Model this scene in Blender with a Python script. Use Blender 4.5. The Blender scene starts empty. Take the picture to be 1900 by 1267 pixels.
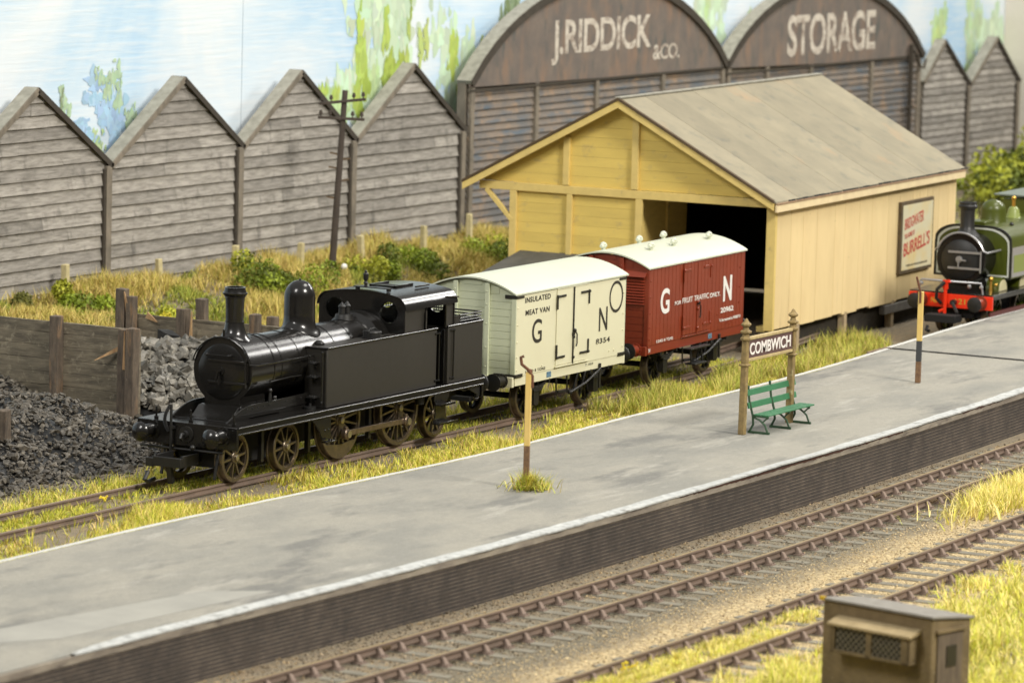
import bpy, bmesh, math, random
import numpy as np
from mathutils import Vector, Matrix
random.seed(7); rng = np.random.default_rng(11)
PI = math.pi; sc = bpy.context.scene; COL = sc.collection

# ---------------------------------------------------------------- camera
cd = bpy.data.cameras.new("camera"); cam = bpy.data.objects.new("camera", cd); COL.objects.link(cam); sc.camera = cam
R3 = Vector((0.48371, -0.87482, 0.02669)).normalized()
F3 = Vector((0.86968, 0.47826, -0.12259)).normalized()
U3 = R3.cross(F3).normalized(); R3 = F3.cross(U3).normalized()
cam.matrix_world = Matrix(((R3.x, U3.x, -F3.x, -77.238), (R3.y, U3.y, -F3.y, -50.14), (R3.z, U3.z, -F3.z, 14.495), (0, 0, 0, 1)))
cd.sensor_width = 36; cd.lens = 8240.6 / 1900 * 36; cd.clip_start = 1; cd.clip_end = 1500
cd.dof.use_dof = True; cd.dof.focus_distance = 99.0; cd.dof.aperture_fstop = cd.lens / 1000 / 0.20

# ---------------------------------------------------------------- world + lamps (indoor exhibition light)
w = bpy.data.worlds.new("World"); sc.world = w; w.use_nodes = True
_wn = w.node_tree.nodes; _wl = w.node_tree.links      # dim hall around, pale ceiling above
_tc = _wn.new('ShaderNodeTexCoord'); _sx = _wn.new('ShaderNodeSeparateXYZ'); _cr = _wn.new('ShaderNodeValToRGB')
_wl.new(_tc.outputs['Generated'], _sx.inputs[0]); _wl.new(_sx.outputs[2], _cr.inputs[0]); _wl.new(_cr.outputs[0], _wn["Background"].inputs[0])
_e = _cr.color_ramp.elements; _e[0].position = 0.0; _e[0].color = (.20, .185, .16, 1); _e[1].position = .75; _e[1].color = (.94, .94, .92, 1)
_q = _e.new(.22); _q.color = (.34, .32, .285, 1)
_wn["Background"].inputs[1].default_value = 0.55

def area(name, loc, target, sx, sy, power, col):
    ld = bpy.data.lights.new(name, 'AREA'); ld.shape = 'RECTANGLE'; ld.size = sx; ld.size_y = sy; ld.energy = power; ld.color = col
    o = bpy.data.objects.new(name, ld); COL.objects.link(o); o.location = loc
    o.rotation_euler = (Vector(target) - Vector(loc)).to_track_quat('-Z', 'Y').to_euler()
    return o
area("ceiling_lamp", (-6, -78, 66), (22, 0, 0), 22, 16, 94000, (1.0, 0.95, 0.86))
area("ceiling_lamp_rear", (40, -22, 70), (34, 4, 0), 34, 16, 22000, (1.0, 0.96, 0.88))
area("ceiling_lamp_left", (-62, 6, 62), (6, 4, 0), 16, 22, 30000, (1.0, 0.97, 0.92))
area("hall_lamp", (80, -23, 38), (6, 0, 2), 16, 9, 12000, (1.0, 0.97, 0.92))
area("hall_lamp", (88, -3, 46), (6, 0, 2), 14, 9, 10000, (1.0, 0.97, 0.92))
sc.view_settings.view_transform = 'Standard'; sc.view_settings.look = 'None'
sc.view_settings.exposure = 0.14; sc.view_settings.gamma = 1; sc.view_settings.use_curve_mapping = False
sc.cycles.max_bounces = 6; sc.cycles.use_denoising = True

# ---------------------------------------------------------------- helpers
class MB:
    def __init__(s): s.v = []; s.f = []; s.t = []; s.tone = 1.0
    def add(s, vs, fs):
        b = len(s.v); s.v += [tuple(p) for p in vs]
        for f in fs: s.f.append([b + i for i in f]); s.t.append(s.tone)
        return s
    def box(s, x0, x1, y0, y1, z0, z1):
        return s.hexa([(x0, y0, z0), (x1, y0, z0), (x1, y1, z0), (x0, y1, z0), (x0, y0, z1), (x1, y0, z1), (x1, y1, z1), (x0, y1, z1)])
    def hexa(s, p):
        return s.add(p, [(0, 3, 2, 1), (4, 5, 6, 7), (0, 1, 5, 4), (1, 2, 6, 5), (2, 3, 7, 6), (3, 0, 4, 7)])
    def obox(s, c, ax, ay, az):   # centre and half-axis vectors
        c, ax, ay, az = map(Vector, (c, ax, ay, az)); P = []
        for k in (-1, 1):
            for i, j in ((-1, -1), (1, -1), (1, 1), (-1, 1)): P.append(c + ax * i + ay * j + az * k)
        return s.hexa(P)
    def beam(s, a, b, w_, h_, up=(0, 0, 1)):
        a, b = Vector(a), Vector(b); d = (b - a); u = Vector(up); sd = d.cross(u).normalized(); u = sd.cross(d).normalized()
        return s.obox((a + b) / 2, d / 2, sd * w_ / 2, u * h_ / 2)
    def frame(s, d):
        d = Vector(d).normalized(); a = Vector((0, 0, 1)) if abs(d.z) < .9 else Vector((1, 0, 0))
        u = a.cross(d).normalized(); return u, d.cross(u)
    def cyl(s, a, b, r, r2=None, n=16, caps=True):
        a, b = Vector(a), Vector(b); r2 = r if r2 is None else r2; u, v = s.frame(b - a); P = []
        for c, rr in ((a, r), (b, r2)):
            for i in range(n):
                t = 2 * PI * i / n; P.append(c + (u * math.cos(t) + v * math.sin(t)) * rr)
        F = [(i, (i + 1) % n, n + (i + 1) % n, n + i) for i in range(n)]
        if caps: F += [tuple(range(n - 1, -1, -1)), tuple(range(n, 2 * n))]
        return s.add(P, F)
    def lathe(s, o, d, prof, n=24, cap0=False, cap1=False):   # prof: (height, radius)
        o = Vector(o); d = Vector(d).normalized(); u, v = s.frame(d); P = []; m = len(prof)
        for h, r in prof:
            for i in range(n):
                t = 2 * PI * i / n; P.append(o + d * h + (u * math.cos(t) + v * math.sin(t)) * r)
        F = [(k * n + i, k * n + (i + 1) % n, (k + 1) * n + (i + 1) % n, (k + 1) * n + i) for k in range(m - 1) for i in range(n)]
        if cap0: F.append(tuple(range(n - 1, -1, -1)))
        if cap1: F.append(tuple(range((m - 1) * n, m * n)))
        return s.add(P, F)
    def tube(s, path, r, n=8):
        path = [Vector(p) for p in path]; P = []; u = None
        for i, p in enumerate(path):
            d = (path[min(i + 1, len(path) - 1)] - path[max(i - 1, 0)]).normalized()
            if u is None: u, v = s.frame(d)
            else: u = (u - d * u.dot(d)).normalized(); v = d.cross(u)
            for k in range(n):
                t = 2 * PI * k / n; P.append(p + (u * math.cos(t) + v * math.sin(t)) * r)
        m = len(path)
        F = [(k * n + i, k * n + (i + 1) % n, (k + 1) * n + (i + 1) % n, (k + 1) * n + i) for k in range(m - 1) for i in range(n)]
        F += [tuple(range(n - 1, -1, -1)), tuple(range((m - 1) * n, m * n))]
        return s.add(P, F)
    def ball(s, c, r, n=12, m=6, sz=1.0):
        return s.lathe(c, (0, 0, 1), [(-math.cos(PI * k / m) * r * sz, max(1e-4, math.sin(PI * k / m) * r)) for k in range(m + 1)], n)
    def prism(s, poly, ax, c0, c1):   # poly in the plane normal to ax ('x': (y,z); 'y': (x,z); 'z': (x,y))
        def m(a, b, c): return {'x': (c, a, b), 'y': (a, c, b), 'z': (a, b, c)}[ax]
        n = len(poly); P = [m(a, b, c0) for a, b in poly] + [m(a, b, c1) for a, b in poly]
        return s.add(P, [tuple(range(n - 1, -1, -1)), tuple(range(n, 2 * n))] + [(i, (i + 1) % n, n + (i + 1) % n, n + i) for i in range(n)])
    def build(s, name, mat, parent=None, smooth=35, bevel=0, recalc=True):
        me = bpy.data.meshes.new(name); me.from_pydata(s.v, [], s.f)
        if recalc:
            bm = bmesh.new(); bm.from_mesh(me); bmesh.ops.recalc_face_normals(bm, faces=bm.faces); bm.to_mesh(me); bm.free()
        if any(t != 1.0 for t in s.t):
            ca = me.color_attributes.new("Col", 'FLOAT_COLOR', 'CORNER'); arr = []
            for f, t in zip(s.f, s.t):
                c = (t, t, t, 1) if isinstance(t, float) else (*t, 1)
                arr += list(c) * len(f)
            ca.data.foreach_set("color", arr)
        return link(name, me, mat, parent, smooth, bevel)

def link(name, me, mat, parent=None, smooth=35, bevel=0):
    me.materials.clear(); me.materials.append(mat)
    if smooth:
        me.shade_smooth() if hasattr(me, 'shade_smooth') else None
        me.set_sharp_from_angle(angle=math.radians(smooth))
    o = bpy.data.objects.new(name, me); COL.objects.link(o); o.parent = parent
    if bevel:
        b = o.modifiers.new("bevel", 'BEVEL'); b.width = bevel; b.segments = 2; b.limit_method = 'ANGLE'; b.angle_limit = math.radians(40)
    return o

def tag(o, label=None, cat=None, group=None, kind=None):
    if label: o['label'] = label
    if cat: o['category'] = cat
    if group: o['group'] = group
    if kind: o['kind'] = kind
    return o
def empty(name, loc, rz=0, label=None, cat=None, group=None):
    o = bpy.data.objects.new(name, None); COL.objects.link(o); o.location = loc; o.rotation_euler = (0, 0, rz); o.empty_display_size = .3
    return tag(o, label, cat, group)
def copy_tree(o, parent=None):
    c = o.copy(); COL.objects.link(c); c.parent = parent
    for ch in o.children: copy_tree(ch, c)
    return c

def plate(name, outline, holes, ax, c0, c1, mat, parent, smooth=35, bevel=0):
    """flat plate with holes: outline/holes in the plane normal to ax, thickness c0..c1"""
    cu = bpy.data.curves.new(name, 'CURVE'); cu.dimensions = '2D'; cu.fill_mode = 'BOTH'; cu.extrude = abs(c1 - c0) / 2
    for poly in [outline] + holes:
        sp = cu.splines.new('POLY'); sp.points.add(len(poly) - 1); sp.use_cyclic_u = True
        for i, (a, b) in enumerate(poly): sp.points[i].co = (a, b, 0, 1)
    me = curve_mesh(cu); c = (c0 + c1) / 2
    M = {'x': Matrix(((0, 0, 1, c), (1, 0, 0, 0), (0, 1, 0, 0), (0, 0, 0, 1))),
         'y': Matrix(((1, 0, 0, 0), (0, 0, 1, c), (0, 1, 0, 0), (0, 0, 0, 1))),
         'z': Matrix.Translation((0, 0, c))}[ax]
    me.transform(M)
    if ax == 'y': me.flip_normals()
    return link(name, me, mat, parent, smooth, bevel)
def curve_mesh(cu):
    t = bpy.data.objects.new("t", cu); COL.objects.link(t); dg = bpy.context.evaluated_depsgraph_get(); dg.update()
    me = bpy.data.meshes.new_from_object(t.evaluated_get(dg)); bpy.data.objects.remove(t); bpy.data.curves.remove(cu); return me
def text(s, mat, parent, x0, x1, z0, z1, y, bold=0.0, name='lettering', T=None, thick=.004, spacing=1.0, shear=0.0, lbl=None):
    """letters facing -Y filling the box x0..x1, z0..z1 (T: extra matrix)"""
    cu = bpy.data.curves.new("txt", 'FONT'); cu.body = s; cu.offset = bold; cu.extrude = .01; cu.space_character = spacing; cu.shear = shear
    me = curve_mesh(cu); n = len(me.vertices); co = np.empty(n * 3); me.vertices.foreach_get('co', co); co = co.reshape(-1, 3)
    lo, hi = co.min(0), co.max(0); q = (co - lo) / np.maximum(hi - lo, 1e-6)
    out = np.stack([x0 + q[:, 0] * (x1 - x0), y - q[:, 2] * thick, z0 + q[:, 1] * (z1 - z0)], 1)
    me.vertices.foreach_set('co', out.ravel())
    if T is not None: me.transform(T)
    return link(name, me, mat, parent, 0)
def circ(cx, cy, r, n=28, a0=0, a1=2 * PI):
    m = n if a1 - a0 >= 2 * PI - 1e-6 else n + 1
    return [(cx + r * math.cos(a0 + (a1 - a0) * i / n), cy + r * math.sin(a0 + (a1 - a0) * i / n)) for i in range(m)]

# ---------------------------------------------------------------- materials
def nd(nt, t, **k):
    n = nt.nodes.new(t)
    for a, b in k.items():
        if a == 'inp':
            for i, val in b.items(): n.inputs[i].default_value = val
        else: setattr(n, a, b)
    return n
def mat(name, c1, c2=None, rough=.6, scale=4, stretch=(1, 1, 1), lo=.35, hi=.65, metal=0, bump=0, bscale=30, bstretch=(1, 1, 1),
        c3=None, s3=1.2, lo3=.55, hi3=.75, st3=(1, 1, 1), attr=False, coat=0, spec=.5, detail=6, rvar=0, c4=None, s4=20, lo4=.62, hi4=.68, st4=(1, 1, 1), sub=0):
    m = bpy.data.materials.new(name); m.use_nodes = True; nt = m.node_tree; L = nt.links; B = nt.nodes["Principled BSDF"]
    B.inputs['Roughness'].default_value = rough; B.inputs['Metallic'].default_value = metal
    B.inputs['Specular IOR Level'].default_value = spec; B.inputs['Coat Weight'].default_value = coat
    tc = nd(nt, 'ShaderNodeTexCoord')
    def noise(sc_, st, det=detail):
        mp = nd(nt, 'ShaderNodeMapping', inp={3: st}); L.new(tc.outputs['Object'], mp.inputs[0])
        n = nd(nt, 'ShaderNodeTexNoise', inp={'Scale': sc_, 'Detail': det, 'Roughness': .62}); L.new(mp.outputs[0], n.inputs['Vector']); return n
    def ramp(n, a, b):
        r = nd(nt, 'ShaderNodeMapRange', inp={1: a, 2: b}); L.new(n.outputs[0], r.inputs[0]); return r.outputs[0]
    rgb = nd(nt, 'ShaderNodeRGB'); rgb.outputs[0].default_value = (*c1, 1); col = rgb.outputs[0]
    def over(col, c, fac):
        x = nd(nt, 'ShaderNodeMix', data_type='RGBA'); L.new(fac, x.inputs[0]); L.new(col, x.inputs[6]); x.inputs[7].default_value = (*c, 1); return x.outputs[2]
    if c2: col = over(col, c2, ramp(noise(scale, stretch), lo, hi))
    if c3: col = over(col, c3, ramp(noise(s3, st3), lo3, hi3))
    if c4: col = over(col, c4, ramp(noise(s4, st4), lo4, hi4))
    if attr:
        a = nd(nt, 'ShaderNodeVertexColor', layer_name='Col'); x = nd(nt, 'ShaderNodeMix', data_type='RGBA', blend_type='MULTIPLY'); x.inputs[0].default_value = 1
        L.new(col, x.inputs[6]); L.new(a.outputs[0], x.inputs[7]); col = x.outputs[2]
    L.new(col, B.inputs['Base Color'])
    if rvar:
        r = nd(nt, 'ShaderNodeMapRange', inp={1: .3, 2: .7, 3: rough - rvar, 4: rough + rvar}); L.new(noise(6, (1, 1, 1)).outputs[0], r.inputs[0]); L.new(r.outputs[0], B.inputs['Roughness'])
    if bump:
        b = nd(nt, 'ShaderNodeBump', inp={'Strength': 1.0, 'Distance': bump}); L.new(noise(bscale, bstretch).outputs[0], b.inputs['Height']); L.new(b.outputs[0], B.inputs['Normal'])
    m['_'] = 1
    return m

BLACK = mat('black_enamel', (.0078, .0073, .0066), (.0105, .0095, .0085), rough=.21, scale=1.0)
BLACKT = mat('black_satin_plate', (.024, .0215, .018), (.027, .0245, .0205), rough=.42, scale=.8, rvar=.03)
BLACKM = mat('black_satin', (.009, .009, .009), (.014, .013, .012), rough=.45, scale=5)
MATTBLK = mat('matt_black', (.006, .006, .006), rough=.8)
STEEL = mat('dull_nickel', (.25, .205, .155), (.17, .14, .105), rough=.34, metal=.85, scale=6, rvar=.08)
STEELR = mat('rod_steel', (.30, .235, .185), (.20, .155, .12), rough=.36, metal=.85, scale=8, rvar=.08)
BRIGHT = mat('bright_steel', (.50, .45, .36), rough=.32, metal=.9)
GLASS = mat('window_glass', (.85, .9, .9), rough=.03); GLASS.node_tree.nodes['Principled BSDF'].inputs['Transmission Weight'].default_value = 1; GLASS.node_tree.nodes['Principled BSDF'].inputs['IOR'].default_value = 1.1

# ---------------------------------------------------------------- layout curves (metres, prototype scale)
def curve(pts):
    xs = np.array([p[0] for p in pts], float); ys = np.array([p[1] for p in pts], float)
    xx = np.linspace(xs[0], xs[-1], 400); yy = np.interp(xx, xs, ys); k = np.ones(31) / 31
    yp = np.convolve(np.pad(yy, 15, mode='reflect', reflect_type='odd'), k, 'valid')
    return lambda x: float(np.interp(x, xx, yp))
FRONT = curve([(-30, -10.15), (-17, -10.36), (-10, -10.64), (-5, -10.76), (0, -10.73), (5.8, -10.68), (9.3, -10.6), (14, -10.45), (21, -10.09), (30, -9.5), (48, -8.0)])
BACK = curve([(-30, -4.55), (-13, -4.5), (-7.5, -4.45), (-3, -4.68), (3, -4.95), (6, -4.98), (12, -4.68), (16, -4.75), (20.6, -4.62), (26, -4.24), (28.6, -4.0), (33, -3.68), (37, -3.5), (48, -3.1)])
T1 = curve([(-30, -12.1), (-15.5, -12.36), (-8, -12.56), (-2, -12.57), (3.5, -12.48), (8.5, -12.27), (18.7, -11.8), (35, -10.9), (48, -10)])
T2 = curve([(-30, -16.4), (-13, -16.50), (-4.8, -16.46), (3, -16.22), (8.5, -15.98), (25, -15.1), (48, -13.8)])
SID = curve([(-30, .05), (0, .02), (12, 0), (17.5, .10), (19.1, .26), (24.9, .52), (29, .95), (34, 1.7), (44, 3.4), (50, 4.6)])
GRN = curve([(24, -2.8), (30, -2.62), (36, -2.40), (52, -1.8)])
ZP = .60; ZR1 = -.18

def slope(fn, x): return math.atan2(fn(x + .4) - fn(x - .4), .8)

def smoothstep(a, b, x):
    t = np.clip((x - a) / (b - a), 0, 1); return t * t * (3 - 2 * t)
def ground_z(x, y):
    x = np.asarray(x, float); y = np.asarray(y, float)
    z = np.full(np.broadcast(x, y).shape, -.19)
    z = z - .12 * smoothstep(26, 31, x) * (1 - smoothstep(1, 3, y))
    bank = smoothstep(10.2, 16.2, y) * (1.12 - .25 * smoothstep(34, 44, x)) * (1 - .0 * x)
    z = z + bank + .10 * np.sin(x * .9 + y * .5) * smoothstep(11, 13, y) + .07 * np.sin(x * 2.1 - y * 1.3) * smoothstep(11, 13, y)
    z = np.where(y < -8.0, -.405, z)
    z = z + np.where(y < -18.2, .25 * smoothstep(-18.2, -22, y) * 0 + .18 * smoothstep(18.2, 21, -y), 0)
    return z

# ---------------------------------------------------------------- ground
def grid(name, xs, ys, zf, m):
    X, Y = np.meshgrid(xs, ys, indexing='ij'); Z = zf(X, Y); V = np.stack([X, Y, Z], -1).reshape(-1, 3); nx, ny = len(xs), len(ys)
    i = np.arange((nx - 1) * (ny - 1)); a = (i // (ny - 1)) * ny + i % (ny - 1); F = np.stack([a, a + ny, a + ny + 1, a + 1], 1)
    me = bpy.data.meshes.new(name); me.from_pydata(V.tolist(), [], F.tolist()); return link(name, me, m)

GROUNDM = mat('soil_and_ballast', (.27, .215, .135), (.17, .145, .105), rough=.95, scale=9, bump=.05, bscale=16, c3=(.26, .19, .11), s3=2.2, lo3=.52, hi3=.7, c4=(.10, .085, .07), s4=26, lo4=.57, hi4=.66)
def zone_ballast(m):   # real change of ballast: sand between the two main tracks
    nt = m.node_tree; L = nt.links; B = nt.nodes["Principled BSDF"]; src = B.inputs['Base Color'].links[0].from_socket
    tc = nd(nt, 'ShaderNodeTexCoord'); sp = nd(nt, 'ShaderNodeSeparateXYZ'); L.new(tc.outputs['Object'], sp.inputs[0])
    ns = nd(nt, 'ShaderNodeTexNoise', inp={'Scale': .8, 'Detail': 4}); L.new(tc.outputs['Object'], ns.inputs[0])
    # y - 0.045 x + noise
    a = nd(nt, 'ShaderNodeMath', operation='MULTIPLY_ADD', inp={1: -.035}); L.new(sp.outputs[0], a.inputs[0]); L.new(sp.outputs[1], a.inputs[2])
    b = nd(nt, 'ShaderNodeMath', operation='MULTIPLY_ADD', inp={1: .9}); L.new(ns.outputs[0], b.inputs[0]); L.new(a.outputs[0], b.inputs[2])
    up = nd(nt, 'ShaderNodeMapRange', inp={1: -13.45, 2: -14.2}); L.new(b.outputs[0], up.inputs[0])
    dn = nd(nt, 'ShaderNodeMapRange', inp={1: -18.3, 2: -17.3}); L.new(b.outputs[0], dn.inputs[0])
    mu = nd(nt, 'ShaderNodeMath', operation='MULTIPLY'); L.new(up.outputs[0], mu.inputs[0]); L.new(dn.outputs[0], mu.inputs[1])
    n2 = nd(nt, 'ShaderNodeTexNoise', inp={'Scale': 14, 'Detail': 8}); L.new(tc.outputs['Object'], n2.inputs[0])
    cr = nd(nt, 'ShaderNodeValToRGB'); L.new(n2.outputs[0], cr.inputs[0]); e = cr.color_ramp.elements
    e[0].position = .36; e[0].color = (.27, .20, .11, 1); e[1].position = .62; e[1].color = (.66, .525, .29, 1)
    f2 = nd(nt, 'ShaderNodeMath', operation='MULTIPLY', inp={1: .93}); L.new(mu.outputs[0], f2.inputs[0])
    x = nd(nt, 'ShaderNodeMix', data_type='RGBA'); L.new(f2.outputs[0], x.inputs[0]); L.new(src, x.inputs[6]); L.new(cr.outputs[0], x.inputs[7])
    # grey-green ash alongside the first track
    g1 = nd(nt, 'ShaderNodeMapRange', inp={1: -11.2, 2: -11.9}); L.new(b.outputs[0], g1.inputs[0])
    g2 = nd(nt, 'ShaderNodeMapRange', inp={1: -14.1, 2: -13.3}); L.new(b.outputs[0], g2.inputs[0])
    gm = nd(nt, 'ShaderNodeMath', operation='MULTIPLY'); L.new(g1.outputs[0], gm.inputs[0]); L.new(g2.outputs[0], gm.inputs[1])
    c2 = nd(nt, 'ShaderNodeValToRGB'); L.new(n2.outputs[0], c2.inputs[0]); e = c2.color_ramp.elements
    e[0].position = .38; e[0].color = (.07, .065, .045, 1); e[1].position = .62; e[1].color = (.25, .215, .145, 1)
    g3 = nd(nt, 'ShaderNodeMath', operation='MULTIPLY', inp={1: .8}); L.new(gm.outputs[0], g3.inputs[0])
    y = nd(nt, 'ShaderNodeMix', data_type='RGBA'); L.new(g3.outputs[0], y.inputs[0]); L.new(x.outputs[2], y.inputs[6]); L.new(c2.outputs[0], y.inputs[7])
    L.new(y.outputs[2], B.inputs['Base Color'])
zone_ballast(GROUNDM)
xs = np.concatenate([np.arange(-34, 46, .5), np.arange(46, 100, 1.5)]); ys = np.concatenate([np.arange(-34, -10, .5), [-9.6, -8.001, -8.0], np.arange(-7.5, 18.1, .4)])
tag(grid('ground', xs, ys, ground_z, GROUNDM), kind='structure')

def ribbon(name, m, fn0, fn1, x0, x1, z, dx=.25, jit0=0, jit1=0, kind='structure'):
    mb = MB(); n = int((x1 - x0) / dx); P = []
    for i in range(n + 1):
        x = x0 + (x1 - x0) * i / n; P += [(x, fn0(x) + random.uniform(-jit0, jit0), z), (x, fn1(x) + random.uniform(-jit1, jit1), z)]
    mb.add(P, [(2 * i, 2 * i + 2, 2 * i + 3, 2 * i + 1) for i in range(n)]); o = mb.build(name, m, smooth=0)
    return tag(o, kind=kind) if kind else o

# ---------------------------------------------------------------- platform
PLATM = mat('platform_surface', (.305, .290, .245), (.235, .230, .202), rough=.82, scale=.5, stretch=(.7, 1.5, 1), lo=.40, hi=.62, bump=.006, bscale=60,
            c3=(.175, .172, .155), s3=.55, st3=(.5, 1.5, 1), lo3=.54, hi3=.64, c4=(.36, .345, .30), s4=.9, st4=(.45, 1.8, 1), lo4=.57, hi4=.70)
def grit(m, sc_=55, amt=.35):
    nt = m.node_tree; L = nt.links; B = nt.nodes["Principled BSDF"]; src = B.inputs['Base Color'].links[0].from_socket
    tc = nd(nt, 'ShaderNodeTexCoord'); n1 = nd(nt, 'ShaderNodeTexNoise', inp={'Scale': sc_, 'Detail': 2}); n2 = nd(nt, 'ShaderNodeTexNoise', inp={'Scale': 9, 'Detail': 8, 'Roughness': .75}); L.new(tc.outputs['Object'], n1.inputs[0]); L.new(tc.outputs['Object'], n2.inputs[0])
    a = nd(nt, 'ShaderNodeMapRange', inp={1: .3, 2: .7, 3: 1 - amt, 4: 1 + amt * .8}); L.new(n1.outputs[0], a.inputs[0]); b = nd(nt, 'ShaderNodeMapRange', inp={1: .3, 2: .7, 3: .86, 4: 1.12}); L.new(n2.outputs[0], b.inputs[0])
    mu = nd(nt, 'ShaderNodeMath', operation='MULTIPLY'); L.new(a.outputs[0], mu.inputs[0]); L.new(b.outputs[0], mu.inputs[1]); cb = nd(nt, 'ShaderNodeCombineXYZ')
    for i in range(3): L.new(mu.outputs[0], cb.inputs[i])
    x = nd(nt, 'ShaderNodeMix', data_type='RGBA', blend_type='MULTIPLY'); x.inputs[0].default_value = 1; L.new(src, x.inputs[6]); L.new(cb.outputs[0], x.inputs[7]); L.new(x.outputs[2], B.inputs['Base Color'])
grit(PLATM)
def plat_body(name, x0, x1, ztop, mt):
    mb = MB(); n = int((x1 - x0) / .4); P = []
    for i in range(n + 1):
        x = x0 + (x1 - x0) * i / n; P += [(x, FRONT(x) + .02, ztop), (x, BACK(x), ztop), (x, FRONT(x) + .02, -.5), (x, BACK(x), -.5)]
    F = []
    for i in range(n):
        a = 4 * i; F += [(a, a + 4, a + 5, a + 1), (a + 2, a + 6, a + 4, a), (a + 1, a + 5, a + 7, a + 3)]
    F += [(0, 1, 3, 2), (4 * n, 4 * n + 2, 4 * n + 3, 4 * n + 1)]
    mb.add(P, F); return mb.build(name, mt, smooth=0)
XC = 26.55
tag(plat_body('platform', -30, XC - .035, ZP, PLATM), kind='structure')
tag(plat_body('platform', XC + .035, 48, ZP + .02, PLATM), kind='structure')
# coping + brick face
COPM = mat('platform_coping', (.33, .29, .23), (.20, .17, .14), rough=.9, scale=2.5, stretch=(.5, 1, 2), bump=.01, bscale=40, c3=(.12, .10, .085), s3=3, st3=(.4, 1, 2), lo3=.56, hi3=.7)
BRICKM = bpy.data.materials.new('platform_brick'); BRICKM.use_nodes = True
def brickmat(m, c1, c2, mortar, bw, rh, ms):
    nt = m.node_tree; L = nt.links; B = nt.nodes["Principled BSDF"]; B.inputs['Roughness'].default_value = .8
    tc = nd(nt, 'ShaderNodeTexCoord'); sp = nd(nt, 'ShaderNodeSeparateXYZ'); L.new(tc.outputs['Object'], sp.inputs[0])
    cb = nd(nt, 'ShaderNodeCombineXYZ'); L.new(sp.outputs[0], cb.inputs[0]); L.new(sp.outputs[2], cb.inputs[1])
    br = nd(nt, 'ShaderNodeTexBrick', inp={'Scale': 1, 'Mortar Size': ms, 'Brick Width': bw, 'Row Height': rh, 'Mortar Smooth': .3, 'Bias': -.2}); L.new(cb.outputs[0], br.inputs[0])
    br.inputs['Color1'].default_value = (*c1, 1); br.inputs['Color2'].default_value = (*c2, 1); br.inputs['Mortar'].default_value = (c1[0] * 1.25, c1[1] * 1.25, c1[2] * 1.2, 1)
    dv = nd(nt, 'ShaderNodeMath', operation='DIVIDE', inp={1: rh}); L.new(sp.outputs[2], dv.inputs[0]); fr = nd(nt, 'ShaderNodeMath', operation='FRACT'); L.new(dv.outputs[0], fr.inputs[0])
    pp = nd(nt, 'ShaderNodeMath', operation='PINGPONG', inp={1: .5}); L.new(fr.outputs[0], pp.inputs[0]); ln = nd(nt, 'ShaderNodeMapRange', inp={1: .15, 2: .06, 3: 0, 4: 1}); L.new(pp.outputs[0], ln.inputs[0])
    nv = nd(nt, 'ShaderNodeTexNoise', inp={'Scale': 3.1, 'Detail': 5, 'Roughness': .7}); L.new(tc.outputs['Object'], nv.inputs[0]); nr = nd(nt, 'ShaderNodeMapRange', inp={1: .35, 2: .6, 3: .15, 4: 1}); L.new(nv.outputs[0], nr.inputs[0])
    lm = nd(nt, 'ShaderNodeMath', operation='MULTIPLY'); L.new(ln.outputs[0], lm.inputs[0]); L.new(nr.outputs[0], lm.inputs[1])
    bx_ = nd(nt, 'ShaderNodeMix', data_type='RGBA'); L.new(lm.outputs[0], bx_.inputs[0]); L.new(br.outputs[0], bx_.inputs[6]); bx_.inputs[7].default_value = (*mortar, 1)
    ns = nd(nt, 'ShaderNodeTexNoise', inp={'Scale': .7, 'Detail': 8, 'Roughness': .7}); L.new(tc.outputs['Object'], ns.inputs[0])
    cr = nd(nt, 'ShaderNodeValToRGB'); L.new(ns.outputs[0], cr.inputs[0]); e = cr.color_ramp.elements
    e[0].position = .3; e[0].color = (.62, .60, .60, 1); e[1].position = .7; e[1].color = (1.4, 1.32, 1.25, 1)
    x = nd(nt, 'ShaderNodeMix', data_type='RGBA', blend_type='MULTIPLY'); x.inputs[0].default_value = 1; L.new(bx_.outputs[2], x.inputs[6]); L.new(cr.outputs[0], x.inputs[7])
    L.new(x.outputs[2], B.inputs['Base Color'])
    inv = nd(nt, 'ShaderNodeMath', operation='SUBTRACT', inp={0: 1.0}); L.new(br.outputs[1], inv.inputs[1])
    bp = nd(nt, 'ShaderNodeBump', inp={'Strength': .8, 'Distance': .02}); L.new(inv.outputs[0], bp.inputs['Height']); L.new(bp.outputs[0], B.inputs['Normal'])
brickmat(BRICKM, (.062, .052, .045), (.040, .036, .035), (.21, .18, .145), .17, .072, .007)
mb = MB(); mc = MB()
n = 260
for i in range(n):
    xa = -30 + 78 * i / n; xb = -30 + 78 * (i + 1) / n; ya, yb = FRONT(xa), FRONT(xb)
    for m_, o0, o1, z0, z1 in ((mb, -.02, .03, -.5, .455), (mc, -.045, .03, .457, .575)):
        m_.add([(xa, ya + o0, z0), (xb, yb + o0, z0), (xb, yb + o0, z1), (xa, ya + o0, z1), (xa, ya + o1, z1), (xb, yb + o1, z1)], [(0, 1, 2, 3), (3, 2, 5, 4)])
tag(mb.build('platform_wall', BRICKM, smooth=0), 'long dark brick retaining face of the platform beside the main track', 'wall')
tag(mc.build('platform_coping', COPM, smooth=0), 'weathered beige coping course running along the top of the dark brick platform face', 'coping')
WHITEM = mat('white_edge_paint', (.52, .53, .51), (.37, .38, .37), rough=.7, scale=6, bump=.012, bscale=18, bstretch=(1.4, .3, 1), c3=(.24, .24, .225), s3=4.5, lo3=.54, hi3=.68)
CRK = mat('edge_crack', (.055, .022, .014), rough=.9)
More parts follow.
